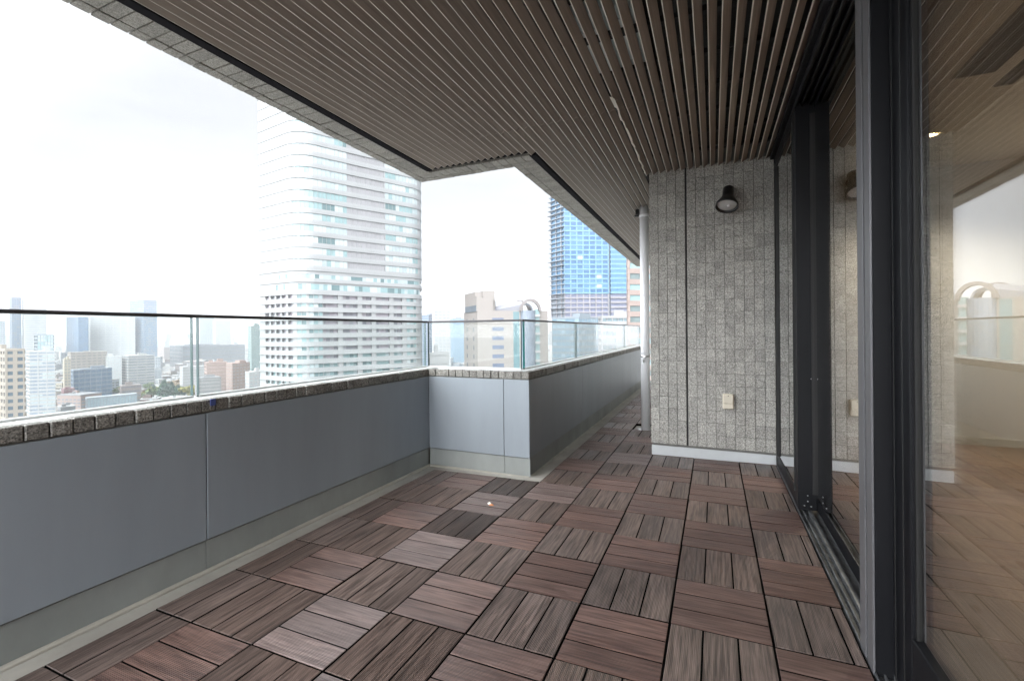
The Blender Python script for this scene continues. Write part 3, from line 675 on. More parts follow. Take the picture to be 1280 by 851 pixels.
def building(name, label, cat, pts, top, pitch, wall, glz, gfrac=.5, pier=None, pierw=.6, ledge=.25, base=GZ, parts=True, low=None, group=None, roof=None, seed=0, blind=True, glz2=None, roofbits=True, faces=None):
    """pts: three (px, zc) corners; walls of spandrels and piers round recessed window bands"""
    P = quad_plan(*[at(*p) for p in pts]); c0 = P[0]; rn = random.Random(seed)
    t = thing(name, label, cat, (c0.x, c0.y, base), group); P = [p-c0 for p in P]; Z = top-base
    w = MB(); nfl = int(Z/pitch); lowz = max(0, (low if low is not None else base)-base)
    core = inset(P, -ledge-.25)
    w.prism(core, 0, Z-.5)
    off = Z-nfl*pitch
    w.prism(P, 0, max(off, lowz)+.01, 0)
    k0 = 0
    for k in range(nfl):
        z = off+k*pitch
        if z < lowz: k0 = k+1; continue
        h_ = pitch*(1-gfrac)
        w.prism(P, z+.02, z+h_)
        for i in range(4):
            a, c = P[i], P[(i+1) % 4]; Ln = (c-a).length
            w_ = pierw
            if pier:
                n_ = max(1, int(round(Ln/pier)))
                for q in range(n_+1): edge_box(w, a, c, -ledge-.2, -.02, max(0.01, q*Ln/n_-w_/2), min(Ln-.01, q*Ln/n_+w_/2), z+h_, z+pitch+.02)
            else:
                edge_box(w, a, c, -ledge-.2, -.02, .01, .8, z+h_, z+pitch+.02); edge_box(w, a, c, -ledge-.2, -.02, Ln-.8, Ln-.01, z+h_, z+pitch+.02)
    w.prism(P, Z-.4, Z+.9); w.build('wall', wall, t)
    mats = [glz, glz2 or glz]
    gl = MB()
    for k in range(k0, nfl):
        z = off+k*pitch; h_ = pitch*(1-gfrac); g = gl if not parts else MB(); Q = inset(P, -ledge)
        for i in range(4):
            a, c = Q[i], Q[(i+1) % 4]; Ln = (c-a).length; n_ = max(1, int(Ln/(pier or 4.5)))
            for q in range(n_): edge_box(g, a, c, -.15, 0, q*Ln/n_, (q+1)*Ln/n_, z+h_-.02, z+pitch+.03, rn.random() < .3 if glz2 else 0)
        if parts: g.build('window_band', mats, t)
    if not parts and gl.v: gl.build('glazing', mats, t)
    if roofbits:
        r = MB(); cx = sum((p for p in P), Vector((0, 0)))/4
        for q in range(rn.randint(1, 3)):
            s_ = rn.uniform(.18, .4); o_ = Vector((rn.uniform(-.25, .25), rn.uniform(-.25, .25)))
            e1 = P[1]-P[0]; e2 = P[3]-P[0]; c_ = P[0]+e1*(.5+o_.x)+e2*(.5+o_.y); hh = rn.uniform(1.5, 4.5)
            r.prism([c_-e1*s_/2-e2*s_/2, c_+e1*s_/2-e2*s_/2, c_+e1*s_/2+e2*s_/2, c_-e1*s_/2+e2*s_/2], Z+.2, Z+hh)
        r.build('roof_plant', roof or wall, t)
    return t, P, Z

# --- the white tower with rounded corners
A_, B_, C_ = at(324.5, 181), at(373, 168), at(529, 200)
def rounded(P, rads, n=9):
    out = []
    for i, (p, r) in enumerate(zip(P, rads)):
        a, c = P[i-1], P[(i+1) % len(P)]; d0 = (a-p).normalized(); d1 = (c-p).normalized(); half = math.acos(max(-1, min(1, d0.dot(d1))))/2
        if r <= 0: out.append(p); continue
        tl = r/math.tan(half); s0 = p+d0*tl; s1 = p+d1*tl; cc = p+(d0+d1).normalized()*(r/math.sin(half))
        a0 = math.atan2(s0.y-cc.y, s0.x-cc.x); a1 = math.atan2(s1.y-cc.y, s1.x-cc.x); da = (a1-a0+math.pi) % (2*math.pi)-math.pi
        out += [cc+Vector((math.cos(a0+da*k/n), math.sin(a0+da*k/n)))*r for k in range(n+1)]
    return out
def path_cut(P, s0, s1):
    out = []; s = 0
    for a, c in zip(P[:-1], P[1:]):
        l = (c-a).length
        if s+l > s0 and s < s1:
            u0 = max(0, (s0-s)/l); u1 = min(1, (s1-s)/l)
            if not out: out.append(a+(c-a)*u0)
            out.append(a+(c-a)*u1)
        s += l
    return out
def resample(P, step):
    Ln = sum((c-a).length for a, c in zip(P[:-1], P[1:])); n_ = max(1, int(Ln/step)); out = [P[0]]
    for k in range(1, n_+1): out.append(path_cut(P, 0, Ln*k/n_)[-1])
    return out
D_ = A_+B_*0+(B_-A_)*0+(C_-B_)
ctr = A_
t = thing('white_tower', 'white rounded-corner high-rise tower with pale glass bands and recessed balconies', 'tower', (B_.x, B_.y, GZ))
loop = [p-B_ for p in rounded([A_, B_, C_, at(520, 240), at(345, 228)], [1.2, 9.5, 9, 3, 3], 10)]     # A, near corner B, C, back
front = loop                                                                    # runs A -> B -> C -> D
def sof(px):                                          # arc length at which the path meets photo column px
    best = None; s = 0
    for a, c in zip(front[:28], front[1:29]):
        for q in range(20):
            p = a+(c-a)*(q/20)+B_; d = p.dot(Vector((FW.x, FW.y)))
            e = abs(640+F*p.dot(Vector((RT.x, RT.y)))/d-px)
            if best is None or e < best[0]: best = (e, s+(c-a).length*q/20)
        s += (c-a).length
    return best[1]
LEN = sum((c-a).length for a, c in zip(front[:-1], front[1:]))
sA, sB, sL0, sL1, sE = sof(331), sof(366), sof(437), sof(480), sof(523)
Tz = lambda z: z-GZ
ZT0 = 15.6; PL, PU = 3.24, 4.27
wall = MB(); led = MB(); mul = MB(); win_parts = []
cc = MB(); cc.prism([p for p in inset(loop, -1.3)][::1], 0, Tz(112)); cc.build('core', W_grey, t)
TW = cm('tower_white', (.56, .58, .585), .45, .03); TL = cm('tower_ledge', (.44, .46, .46), .4); LOUV = cm('louvre', (.50, .50, .52), .5)
rn = random.Random(21)
gl_mats = [G_pale, G_cyan, gm_('glass_mid', (.14, .22, .23)), gm_('glass_white', (.50, .57, .58))]
zfl = []
for k in range(22):
    z = 24.2+k*PU; zfl.append(z)
    wall.ribbon(front, -1.0, 0, Tz(z), Tz(z+PU*.44)); led.ribbon(front, -.3, .17, Tz(z+PU-.02), Tz(z+PU+.18)); 
    wall.ribbon(front, -1.0, .05, Tz(z+PU*.18), Tz(z+PU*.2))
    wall.ribbon(path_cut(front, 0, sB), -1.0, -.02, Tz(z+PU*.44), Tz(z+PU-.02))
    wall.ribbon(path_cut(front, sL1+.05, sL1+.5), -1.0, .02, Tz(z+PU*.44), Tz(z+PU-.02)); wall.ribbon(path_cut(front, sE, LEN), -1.0, -.02, Tz(z+PU*.44), Tz(z+PU-.02))
    lit = k < 7
    for s0, s1 in ((sB, sL0), (sL1+.5, sE)):
        pp = resample(path_cut(front, s0, s1), 1.5); g = MB()
        wts = [4, 5, 1.2, 3] if (lit and s0 == sB) else [5, 3, .3, 4]
        mi = []; cur = rn.choices(range(4), wts)[0]
        for q in range(len(pp)-1):
            if rn.random() < .45: cur = rn.choices(range(4), wts)[0]
            mi.append(cur)
        g.ribbon(pp, -.9, -.12, Tz(z+PU*.44), Tz(z+PU-.02), mi); g.build('window_band', gl_mats, t)
        for p_, n2 in zip(pp[:-1], pp[1:]):
            d = (n2-p_).normalized(); mul.ribbon([p_-d*.05, p_+d*.05], -.15, -.03, Tz(z+PU*.44), Tz(z+PU-.02))
    g = MB(); pp = resample(path_cut(front, sL0, sL1), 1.7)
    g.ribbon(pp, -.9, -.2, Tz(z+PU*.40), Tz(z+PU-.02)); g.build('louvre_panel', LOUV, t)
    for p_, n2 in zip(pp, pp[1:]): d = (n2-p_).normalized(); mul.ribbon([p_-d*.09, p_+d*.09], -.25, -.05, Tz(z+PU*.40), Tz(z+PU-.02))
# transfer storeys
for z, gh in ((16.0, 3.2), (20.2, 2.6)):
    wall.ribbon(front, -1.0, 0, Tz(z), Tz(z+1.1)); led.ribbon(front, -.3, .25, Tz(z+3.8), Tz(z+4.0)); wall.ribbon(front, -1., -.05, Tz(z+gh), Tz(z+3.8))
    wall.ribbon(path_cut(front, 0, sof(345)), -1.0, -.02, Tz(z+1.1), Tz(z+gh))
    pp = resample(path_cut(front, sof(345), sE+2), 1.5); g = MB(); mi = [rn.choices(range(4), [3, 4, 2, 3])[0] for _ in pp[1:]]
    g.ribbon(pp, -.9, -.12, Tz(z+1.1), Tz(z+gh), mi); g.build('window_band', gl_mats, t)
wall.ribbon(front, -1.2, .0, Tz(15.5), Tz(16.01)); wall.ribbon(front, -1.2, .0, Tz(19.7), Tz(20.21)); wall.ribbon(front, -1.2, 0, Tz(23.9), Tz(24.25))
# balcony storeys below
SH = [gm_('shade_dark', (.22, .22, .25)), gm_('shade_mauve', (.38, .35, .39)), gm_('shade_grey', (.33, .34, .37))]
bal = [(405, 424), (429, 446), (451, 467), (471.5, 486), (490, 504.5)]; balL = [(331.5, 336.5), (338.7, 344), (345.7, 351), (352.7, 358), (360, 366)]
bal = [(sof(a), sof(c)) for a, c in bal]; balL = [(sof(a), sof(c)) for a, c in balL]; sC0, sC1, sC2, sR0, sR1 = sof(371), sof(383), sof(402), sof(508), sof(520.5)
nwin = 0; extra = MB()
for k in range(15):
    z = 15.6-(k+1)*PL
    wall.ribbon(front, -1.2, 0, Tz(z), Tz(z+1.45)); wall.ribbon(front, -1.2, .34, Tz(z+PL-.34), Tz(z+PL-.02))
    op = sorted(balL+[(sC0, sC1), (sC1+.8, sC2)]+bal+[(sR0, sR1)]); s = 0
    for s0, s1 in op:
        wall.ribbon(path_cut(front, s, s0), -1.2, -.04, Tz(z+1.45), Tz(z+PL-.34)); s = s1
    wall.ribbon(path_cut(front, s, LEN), -1.2, -.04, Tz(z+1.45), Tz(z+PL-.34))
    for s0, s1 in op:
        cor = (s0 in (sC0, sC1+.8, sR0)); g = MB()
        pp = resample(path_cut(front, s0, s1), 1.3); mi = [rn.choices(range(4), [2, 5, 3, 1])[0] if cor else rn.choices(range(3), [3, 5, 2])[0] for _ in pp[1:]]
        nwin += 1
        if nwin <= 99: g.ribbon(pp, -1.15, -.15 if cor else -.95, Tz(z+1.43), Tz(z+PL-.32), mi); g.build('window', gl_mats if cor else SH, t)
        else: extra.ribbon(pp, -1.15, -.15 if cor else -.95, Tz(z+1.43), Tz(z+PL-.32), mi)
        if cor:
            for p_ in pp: mul.ribbon([p_, p_+Vector((.12, .05))], -.2, -.05, Tz(z+1.45), Tz(z+PL-.34))
extra.build('lower_windows', gl_mats, t)['kind'] = 'stuff'
wall.ribbon(front, -1.2, .1, 0, Tz(15.6-15*PL)); wall.build('wall', TW, t); led.build('ledges', TL, t); mul.build('mullions', TW, t)

# --- beige tower with the arch on its roof
zt = hz(600, 391, 190)
t, P_, Z_ = building('beige_tower', 'beige stone office block with a steel arch crowning its roof', 'tower', [(580, 207), (597, 190), (685, 196)], zt, 3.8, cm('beige_stone', (.47, .435, .405), .7, .04), cm('beige_stone2', (.455, .42, .39), .7, .04), .12, 7.5, 7.3, .05, parts=False, low=-45, roofbits=False)
o = Vector((t.location.x, t.location.y)); BS = CM['beige_stone']
fa, fb = at(597, 190)-o, at(685, 196)-o; la = at(580, 207)-o; fd = (fb-fa).normalized(); fl = (fb-fa).length; back = (la-fa).normalized()
def fpos(px): return max(0, min(fl, (px-597)/(685-597)*fl))
for k in range(12):
    z = Z_-2.6-k*3.8
    if z < 20: break
    g = MB(); edge_box(g, fa, fb, -.3, .03, fpos(615), fpos(629), z-1.1, z+.5); g.build('window', [gm_('glass_slate', (.14, .17, .24))], t)
    for q in range(2):
        g = MB(); edge_box(g, la, fa, -.3, .03, (4+9*q), (5.2+9*q), z-1.4, z+.4); g.build('slit_window', [G_grey], t)
g = MB(); edge_box(g, fa, fb, -.4, .06, fpos(641), fpos(648.5), 0, Z_+.5); g.build('bay_glass', [gm_('bay_teal', (.15, .25, .27))], t)
g = MB(); n_ = 10; c0 = fa+fd*fpos(659.5); rr_ = fpos(667)-fpos(652)
arc = [c0+fd*(-math.cos(math.pi*i/n_)*rr_*.62)+Vector((fd.y, -fd.x))*math.sin(math.pi*i/n_)*2.6 for i in range(n_+1)]
g.prism(arc, 0, Z_+.95); g.build('curved_bay', [gm_('bay_grey', (.20, .24, .29))], t)
g = MB()
for k in range(14): edge_box(g, fa, fb, .0, 1.3, fpos(667.5), fpos(674), Z_+1.2-k*3.8-2.9, Z_+1.2-k*3.8-1.9)
g.build('balcony_slabs', W_white, t)
g = MB(); edge_box(g, fa, fb, .02, .3, fpos(667.5), fpos(674), 10, Z_+1.5); g.build('balcony_glass', G_cyan, t)
# penthouses
def ph(px0, px1, d0, d1, y1, nm='penthouse', m_=BS):
    q = MB(); a, c = fa+fd*fpos(px0)+back*d0, fa+fd*fpos(px1)+back*d0; zt_ = hz((px0+px1)/2, y1, 192)-GZ
    q.prism([a, c, c+back*d1, a+back*d1], Z_+.3, zt_); return q.build(nm, m_, t)
ph(598, 606, 4, 14, 364.5); ph(606, 620.5, 2, 12, 363.5); ph(620.5, 626, 6, 8, 375, 'roof_box', W_off)
q = MB(); a = la+ (fa-la)*.12; c = fa+back*1.0; nrm = fd
q.prism([a, c, c+fd*1.5, a+fd*1.5], Z_+.3, hz(590, 371, 195)-GZ); q.prism([a+fd*1.5, c+fd*1.5, c+fd*7, a+fd*7], Z_+.3, hz(590, 373, 195)-GZ); q.build('penthouse', BS, t)
q = MB(); edge_box(q, a, c, .02, .2, .3, (c-a).length-.3, Z_+.6, Z_+3.2); q.build('penthouse_window', G_grey, t)
# barrel vault and the two arch ribs
ac = fa+fd*fpos(662); fn = Vector((fd.y, -fd.x)); ar_ = fpos(675.5)-fpos(662)
def arch(mb, cpl, r0, r1, off0, off1, z0, n=20, mi=0):
    for i in range(n):
        a0, a1 = math.pi*i/n, math.pi*(i+1)/n; vs_ = []
        for of in (off0, off1):
            for a_ in (a0, a1):
                for r in (r0, r1):
                    p = cpl+fd*(math.cos(a_)*r)+fn*of; vs_.append((p.x, p.y, z0+math.sin(a_)*r*1.12))
        mb.add(vs_, [(0, 1, 3, 2), (4, 6, 7, 5), (0, 2, 6, 4), (1, 5, 7, 3), (0, 4, 5, 1), (2, 3, 7, 6)], mi)
zs = hz(662, 388.5, 191)-GZ
ARM = cm('arch_grey', (.36, .33, .32), .5)
q = MB(); arch(q, ac, ar_-1.0, ar_, -.2, 1.6, zs); q.build('arch_rib', ARM, t)
q = MB(); arch(q, ac-fd*2.8, ar_-1.0, ar_-.1, -7.5, -6.2, zs); q.build('arch_rib', ARM, t)
q = MB(); arch(q, ac-fd*1.2, ar_-2.2, ar_-1.6, -5.5, -1.0, zs); q.build('vault_glass', [gm_('vault_glass', (.30, .33, .38), .2)], t)
q = MB(); p0 = fa+fd*fpos(622)+back*7; p1 = ac-fd*2.0+back*4
for k in range(8):
    u0, u1 = k/8, (k+1)/8; a_, c_ = p0+(p1-p0)*u0, p0+(p1-p0)*u1; z0_, z1_ = Z_+2.8+2.6*u0, Z_+2.8+2.6*u1
    q.add([(*(a_+back*-1.8), z0_-1.6), (*(c_+back*-1.8), z1_-1.6), (*c_, z1_), (*a_, z0_), (*(a_+back*3), z0_-.8), (*(c_+back*3), z1_-.8), (*(a_+back*3), Z_+.2), (*(c_+back*3), Z_+.2), (*(a_+back*-1.8), Z_+.2), (*(c_+back*-1.8), Z_+.2)], [(0, 1, 2, 3), (3, 2, 5, 4), (4, 5, 7, 6), (1, 0, 8, 9)])
q.build('vault_roof', cm('vault_grey', (.36, .37, .41), .35), t)
q = MB(); m_ = fa+fd*fpos(616)+back*8; q.cyl((m_.x, m_.y, hz(613, 364, 192)-GZ), (m_.x, m_.y, hz(613, 354, 192)-GZ+1), .12, .05, 6); q.build('antenna', W_grey, t)

# --- blue glass tower still under construction
PB = 4.15
pts = [(687, 415), (706, 398), (787, 402)]
P0 = quad_plan(*[at(*p) for p in pts]); B0 = at(706, 398); ZB = 150
t = thing('blue_tower', 'bright blue glass tower under construction with bare lower floors', 'tower', (B0.x, B0.y, GZ))
A1, B1, C1 = at(687, 415)-B0, Vector((0, 0)), at(787, 402)-B0; dF = (C1-B1).normalized(); lF = (C1-B1).length; sF = lambda px: (px-706)/(787-706)*lF
cc = MB(); bk = (A1-B1)*.93
zb = lambda y: hz(735, y, 400)-GZ
cc.prism([B1+dF*1.5+bk*.08, B1+dF*(lF-1)+bk*.08, B1+dF*(lF-1)+bk, B1+dF*1.5+bk], 0, ZB-GZ); cc.build('core', cm('bt_core', (.33, .38, .44)), t)
frame = MB(); fr2 = MB(); sl2 = MB(); rn = random.Random(33)
nfl = int((ZB-hz(735, 397, 400))/PB); z0b = zb(397)
for k in range(nfl):
    z = z0b+k*PB; gl_ = k >= 5
    stp = 4 if rn.random() < .8 else 5
    # slab edges, jagged and open on the narrow left face
    edge_box(sl2, A1, B1, -3, rn.uniform(.4, 2.4), 0, (A1-B1).length+.5, z, z+.5)
    if gl_: g_ = MB(); edge_box(g_, A1, B1, -2.6, -1.2, 1, (A1-B1).length-.3, z+.5, z+PB); g_.build('side_glass', [G_sky2], t)
    for q in range(3): edge_box(sl2 if gl_ else fr2, A1, B1, -.8, -.1, 2+q*(A1-B1).length/3, 2.8+q*(A1-B1).length/3, z+.45, z+PB)
    mb = frame if gl_ else fr2
    edge_box(mb, B1, C1, -1.0, .22, 0, sF(761), z, z+1.15)
    edge_box(mb, B1, C1, -1.0, 1.9, sF(763), lF-.2, z, z+1.5)
    for q in range(8):
        s = q*sF(761)/7; edge_box(mb, B1, C1, -1.0, .15, max(0, s-.55), s+.55, z+1.15, z+PB)
    if k < 80:
        g = MB()
        for q in range(7):
            s0, s1 = q*sF(761)/7+.55, (q+1)*sF(761)/7-.55
            edge_box(g, B1, C1, -.9, -.15 if gl_ else -.75, s0, s1, z+1.13, z+PB+.02, (3 if rn.random() < .016 else (1 if rn.random() < .35 else 0)) if gl_ else 2)
        edge_box(g, B1, C1, -.9, 1.7 if gl_ else .6, sF(763.5), lF-.6, z+1.48, z+PB+.02, 1 if gl_ else 2)
        g.build('window_band', [G_sky, G_sky2, gm_('open_floor', (.17, .19, .28), .6), W_white], t)
frame.build('blue_frame', [gm_('frame_blue', (.16, .31, .44), .4, .3)], t); sl2.build('slab_edges', cm('slab_pale', (.42, .48, .54)), t); fr2.build('bare_frame', cm('bare_concrete', (.46, .45, .48)), t)
building('glass_podium', 'pale blue-grey glass block at the foot of the blue tower', 'office block', [(690, 330), (724, 322), (770, 352)], hz(724, 398, 330), 4.2, cm('podium_frame', (.36, .43, .48)), gm_('podium_glass', (.20, .32, .40)), .62, 3.2, .35, .2, low=-50, glz2=gm_('podium_glass_pale', (.30, .42, .49)), seed=5)
building('banded_block', 'white banded office block before the blue tower', 'office block', [(748, 262), (752, 255), (800, 262)], hz(748, 397, 258), 3.9, W_white, gm_('banded_glass', (.22, .30, .33)), .55, 3.4, .25, .5, low=-45, glz2=G_pale, seed=6)
building('white_hall', 'low white building at the end of the passage', 'hall', [(770, 205), (784, 200), (830, 215)], hz(790, 413, 205), 6, W_white, G_pale, .2, None, .6, .2, parts=False, seed=8)
building('brick_tower', 'pinkish brown tiled apartment tower with wide three-light windows', 'apartment block', [(783.5, 166), (785.5, 155), (860, 160)], 42, 3.65, cm('brick_tile', (.50, .40, .36)), gm_('brick_glass', (.17, .22, .22)), .52, 6.2, 1.5, .35, low=-30, glz2=G_cyan, seed=9)

# --- named blocks on the left, near to far
BL = [
 # name, label, cat, pts, (px, y, zc) of the roof, pitch, wall, glass, gfrac, pier, pierw, parts, low, glz2
 ('tan_block', 'tan office building with square windows at the near edge of the skyline', 'office block', [(-40, 262), (6, 236), (31, 240)], (15, 438, 238), 3.6, W_tan, gm_('tan_glass', (.10, .14, .18)), .52, 3.5, 1.7, True, -50, None),
 ('apartment_tower', 'white balcony-banded apartment tower beside the tan building', 'apartment tower', [(32.5, 395), (36, 385), (69, 392)], (45, 440, 386), 3.0, W_white, gm_('apt_glass', (.24, .30, .38)), .42, 6, .8, True, -70, G_pale),
 ('glass_penthouse', 'glazed block with slim steel frame behind the white apartment tower', 'office block', [(43, 480), (46, 470), (67, 474)], (50, 419, 470), 3.6, W_pale, G_pale, .7, 3, .3, True, -30, G_cyan),
 ('low_facade', 'low building with a long pale ribbed glass front just past the parapet', 'office block', [(106, 432), (108, 425), (171, 455)], (120, 498.5, 425), 9, W_pale, gm_('ribbed', (.33, .43, .47)), .82, 2.4, .35, True, None, None),
 ('beige_offices', 'beige mid-rise with narrow window slots in front of the blue tower', 'office block', [(84, 620), (88, 610), (134, 640)], (100, 441, 610), 3.8, W_beige, gm_('beige_win', (.20, .19, .20)), .4, 5, 1.6, True, -75, None),
 ('cream_block', 'narrow cream block with a pale lift tower on its roof', 'office block', [(78, 560), (80, 552), (88, 556)], (82, 450, 552), 3.6, W_cream, G_grey, .4, 3.5, 1.5, True, -75, None),
 ('blue_hall', 'long low dark blue glass hall below the beige offices', 'hall', [(88, 545), (91, 535), (140, 575)], (100, 463.5, 535), 5, W_bluegrey, G_blue, .75, 6, .4, True, None, None),
 ('white_wing', 'small plain white block beside the beige offices', 'office block', [(131, 640), (134, 632), (152, 640)], (142, 446, 632), 3.6, W_white, G_pale, .35, 4, 1.2, True, -75, None),
 ('banded_offices', 'wide grey-banded office block above the treetops', 'office block', [(151, 655), (160, 640), (193, 662)], (175, 445, 645), 3.8, W_off, gm_('banded_off', (.22, .25, .29)), .48, 9, .6, True, -76, G_grey),
 ('arena', 'broad flat grey-roofed arena behind the trees', 'arena', [(212, 1150), (228, 1090), (306, 1180)], (255, 432.5, 1110), 9, W_dgrey, G_grey, .35, 18, 2, True, None, None),
 ('salmon_block', 'salmon pink brick block with white window strips above the parapet', 'office block', [(255, 480), (258, 470), (284, 480)], (270, 454, 470), 3.6, W_pink, gm_('salmon_win', (.42, .34, .31)), .42, None, .6, True, None, None),
 ('salmon_flats', 'salmon pink apartment block with white balconies beside the white tower', 'apartment block', [(282, 470), (290, 458), (312, 478)], (295, 455, 462), 3.2, W_pink, W_off, .45, 4.5, 1.3, True, None, None),
 ('grey_deck', 'grey ribbed low block in front of the salmon brick building', 'office block', [(243, 432), (247, 424), (276, 434)], (260, 473, 426), 3.2, W_grey, W_off, .5, None, .5, True, None, None),
 ('white_house', 'small bright white block at the foot of the white tower', 'house', [(306, 430), (311, 422), (328, 432)], (318, 466, 424), 3.2, W_white, G_pale, .4, 4, 1.5, True, None, None),
 ('green_tower', 'pale green glazed tower just behind the white tower', 'tower', [(310, 640), (314, 630), (334, 650)], (318, 408, 632), 3.4, cm('green_wall', (.40, .50, .49)), gm_('green_glass', (.24, .36, .37)), .55, 3.2, .6, True, -75, G_cyan),
 ('white_block', 'white windowless block with a flat roof left of the salmon brick building', 'office block', [(224, 610), (228, 600), (257, 620)], (240, 459, 604), 3.8, W_white, W_off, .3, None, .5, True, None, None),
 ('plum_block', 'small plum brick block above the low roofs', 'house', [(76, 470), (79, 462), (93, 470)], (84, 487, 464), 3.2, cm('plum', (.34, .19, .20)), W_off, .35, 3.5, 1.2, True, None, None),
 ('museum', 'brown low block beside the dark conifers', 'hall', [(149, 500), (151, 492), (176, 505)], (160, 483, 494), 5, cm('museum', (.34, .29, .27)), G_grey, .3, None, .5, True, None, None),
 ('white_slab', 'pale white slab with a dark window square below the handrail', 'office block', [(535, 215), (537, 210), (561, 214)], (548, 443, 211), 4.2, W_white, W_white, .2, None, .6, True, None, None),
 ('white_highrise', 'white high-rise with a rounded top beside the beige arched tower', 'tower', [(540, 560), (543, 548), (563, 553)], (552, 389, 549), 3.8, W_white, cm('pale_strip', (.50, .54, .57)), .4, 5, 1.6, True, -70, None),
 ('slate_slab', 'slate blue slab tower showing past the white tower edge', 'tower', [(524, 700), (536, 690), (543, 705)], (530, 394.5, 692), 3.8, W_bluegrey, G_blue, .45, 3.2, .6, True, -75, None),
 ('blue_haze_block', 'long hazy blue glass block between the white high-rise and the beige tower', 'office block', [(562, 1000), (566, 985), (590, 1000)], (575, 398.5, 990), 4.2, W_bluegrey, gm_('haze_glass', (.15, .28, .38)), .7, 6, .4, True, None, None),
 ('twin_slab', 'slim steel blue slab, darker of the two tall neighbours', 'tower', [(12, 905), (15, 890), (27, 900)], (20, 372, 892), 4, W_bluegrey, G_blue, .55, 3, .5, False, None, G_grey),
 ('twin_screen', 'tall pale tower with horizontal stripes and dark side frames', 'tower', [(28, 905), (30, 895), (58.5, 905)], (45, 373.5, 897), 4.2, W_off, cm('stripe', (.32, .37, .43)), .42, 27, 2.5, False, None, None),
 ('hazy_tower', 'hazy blue tower cut by the picture edge', 'tower', [(-14, 980), (-10, 965), (6.5, 975)], (0, 402, 970), 4, W_pale, G_grey, .5, 4, .6, False, None, None),
 ('navy_tower', 'dark navy glass tower beside the wide white slab', 'tower', [(83, 945), (98, 930), (110.5, 938)], (97, 396.5, 932), 4, G_navy, gm_('navy2', (.06, .14, .25)), .6, 6, .4, False, None, G_navy),
 ('wide_slab', 'wide pale office slab with fine white stripes', 'tower', [(110, 985), (113, 975), (169, 990)], (140, 395.5, 978), 3.9, W_white, cm('stripe2', (.42, .47, .51)), .45, 14, .8, False, None, None),
 ('steel_tower', 'steel blue tower with one pale vertical strip', 'tower', [(162.5, 1015), (180, 995), (196.5, 1008)], (180, 375.5, 998), 4, W_bluegrey, G_blue, .6, 3.5, .4, False, None, G_grey),
 ('far_pair', 'pale distant tower with a blue vertical strip', 'tower', [(247, 1650), (250, 1630), (268, 1650)], (256, 397, 1634), 4.2, W_pale, G_grey, .5, 7, 1.5, False, None, None),
 ('far_striped', 'distant tower with fine bright vertical stripes', 'tower', [(266, 1560), (270, 1540), (288.5, 1560)], (278, 401, 1545), 4.2, W_off, G_grey, .5, 4, 2, False, None, None),
]
for k, (nm, lb, ct, pts, rf_, pit, wl, gz_, gf, pr, pw, pa, lo_, g2) in enumerate(BL):
    building(nm, lb, ct, pts, hz(*rf_), pit, wl, gz_, gf, pr, pw, .35, parts=pa, low=lo_, seed=k, glz2=g2, roofbits=nm not in ('wide_slab', 'twin_screen', 'twin_slab', 'steel_tower', 'navy_tower', 'low_facade'))
# strips and details that single some of them out
def strip(nm, px0, px1, zc, y0, y1, m_, par=None):
    pass

# --- the filling of low buildings, each its own object
fillw = [W_white, W_off, W_grey, W_beige, W_white, W_pink, W_pale, W_cream, W_brown, W_off]
fname = ['white', 'off-white', 'grey', 'beige', 'white', 'pinkish', 'pale blue', 'cream', 'brown', 'off-white']
rn = random.Random(77); placed = [(at(326, 181), 12), ((at(374, 168)+at(529, 200))/2, 40), ((at(580, 207)+at(685, 196))/2, 26), ((at(690, 330)+at(787, 400))/2, 50), (at(775, 258), 26), (at(800, 205), 26), (at(830, 163), 30)]
def fits(c, r, lim=1.0):
    return all((c-q).length > (r+s)*lim for q, s in placed)
for (nm, lb, ct, pts, *_r) in BL:
    Pq = [at(*p) for p in pts]; c_ = (Pq[0]+Pq[2])/2; placed.append((c_, max((Pq[2]-Pq[0]).length, 10)*.6))
TREES = [(205, 540, 27, 0), (214, 548, 24, 0), (222, 535, 22, 0), (197, 552, 20, 1), (228, 545, 18, 0), (236, 540, 21, 2), (240, 552, 17, 2), (215, 600, 15, 3), (223, 610, 15, 3), (208, 612, 14, 3), (232, 605, 14, 3), (200, 590, 14, 1), (172, 512, 14, 2), (178, 520, 12, 1), (186, 515, 10, 1),
 (192, 556, 19, 0), (210, 556, 22, 0), (226, 560, 19, 1), (233, 562, 17, 2), (244, 560, 18, 1), (212, 640, 16, 3), (220, 650, 17, 3), (228, 640, 15, 3), (204, 640, 15, 1), (236, 620, 15, 3), (241, 600, 15, 1), (194, 600, 13, 2), (187, 560, 12, 2), (181, 545, 12, 1), (168, 508, 13, 1),
 (93, 478, 11, 1), (98, 474, 10, 0), (102, 600, 12, 1), (108, 590, 11, 1), (148, 600, 14, 1), (154, 606, 13, 3), (168, 640, 14, 1), (184, 640, 15, 1), (306, 560, 17, 0), (313, 570, 18, 1), (320, 560, 16, 0), (300, 575, 14, 2), (560, 700, 15, 1), (568, 640, 13, 1)]
for (px, zc, h_, k) in TREES: placed.append((at(px, zc), 4))
nf = 0; tries = 0
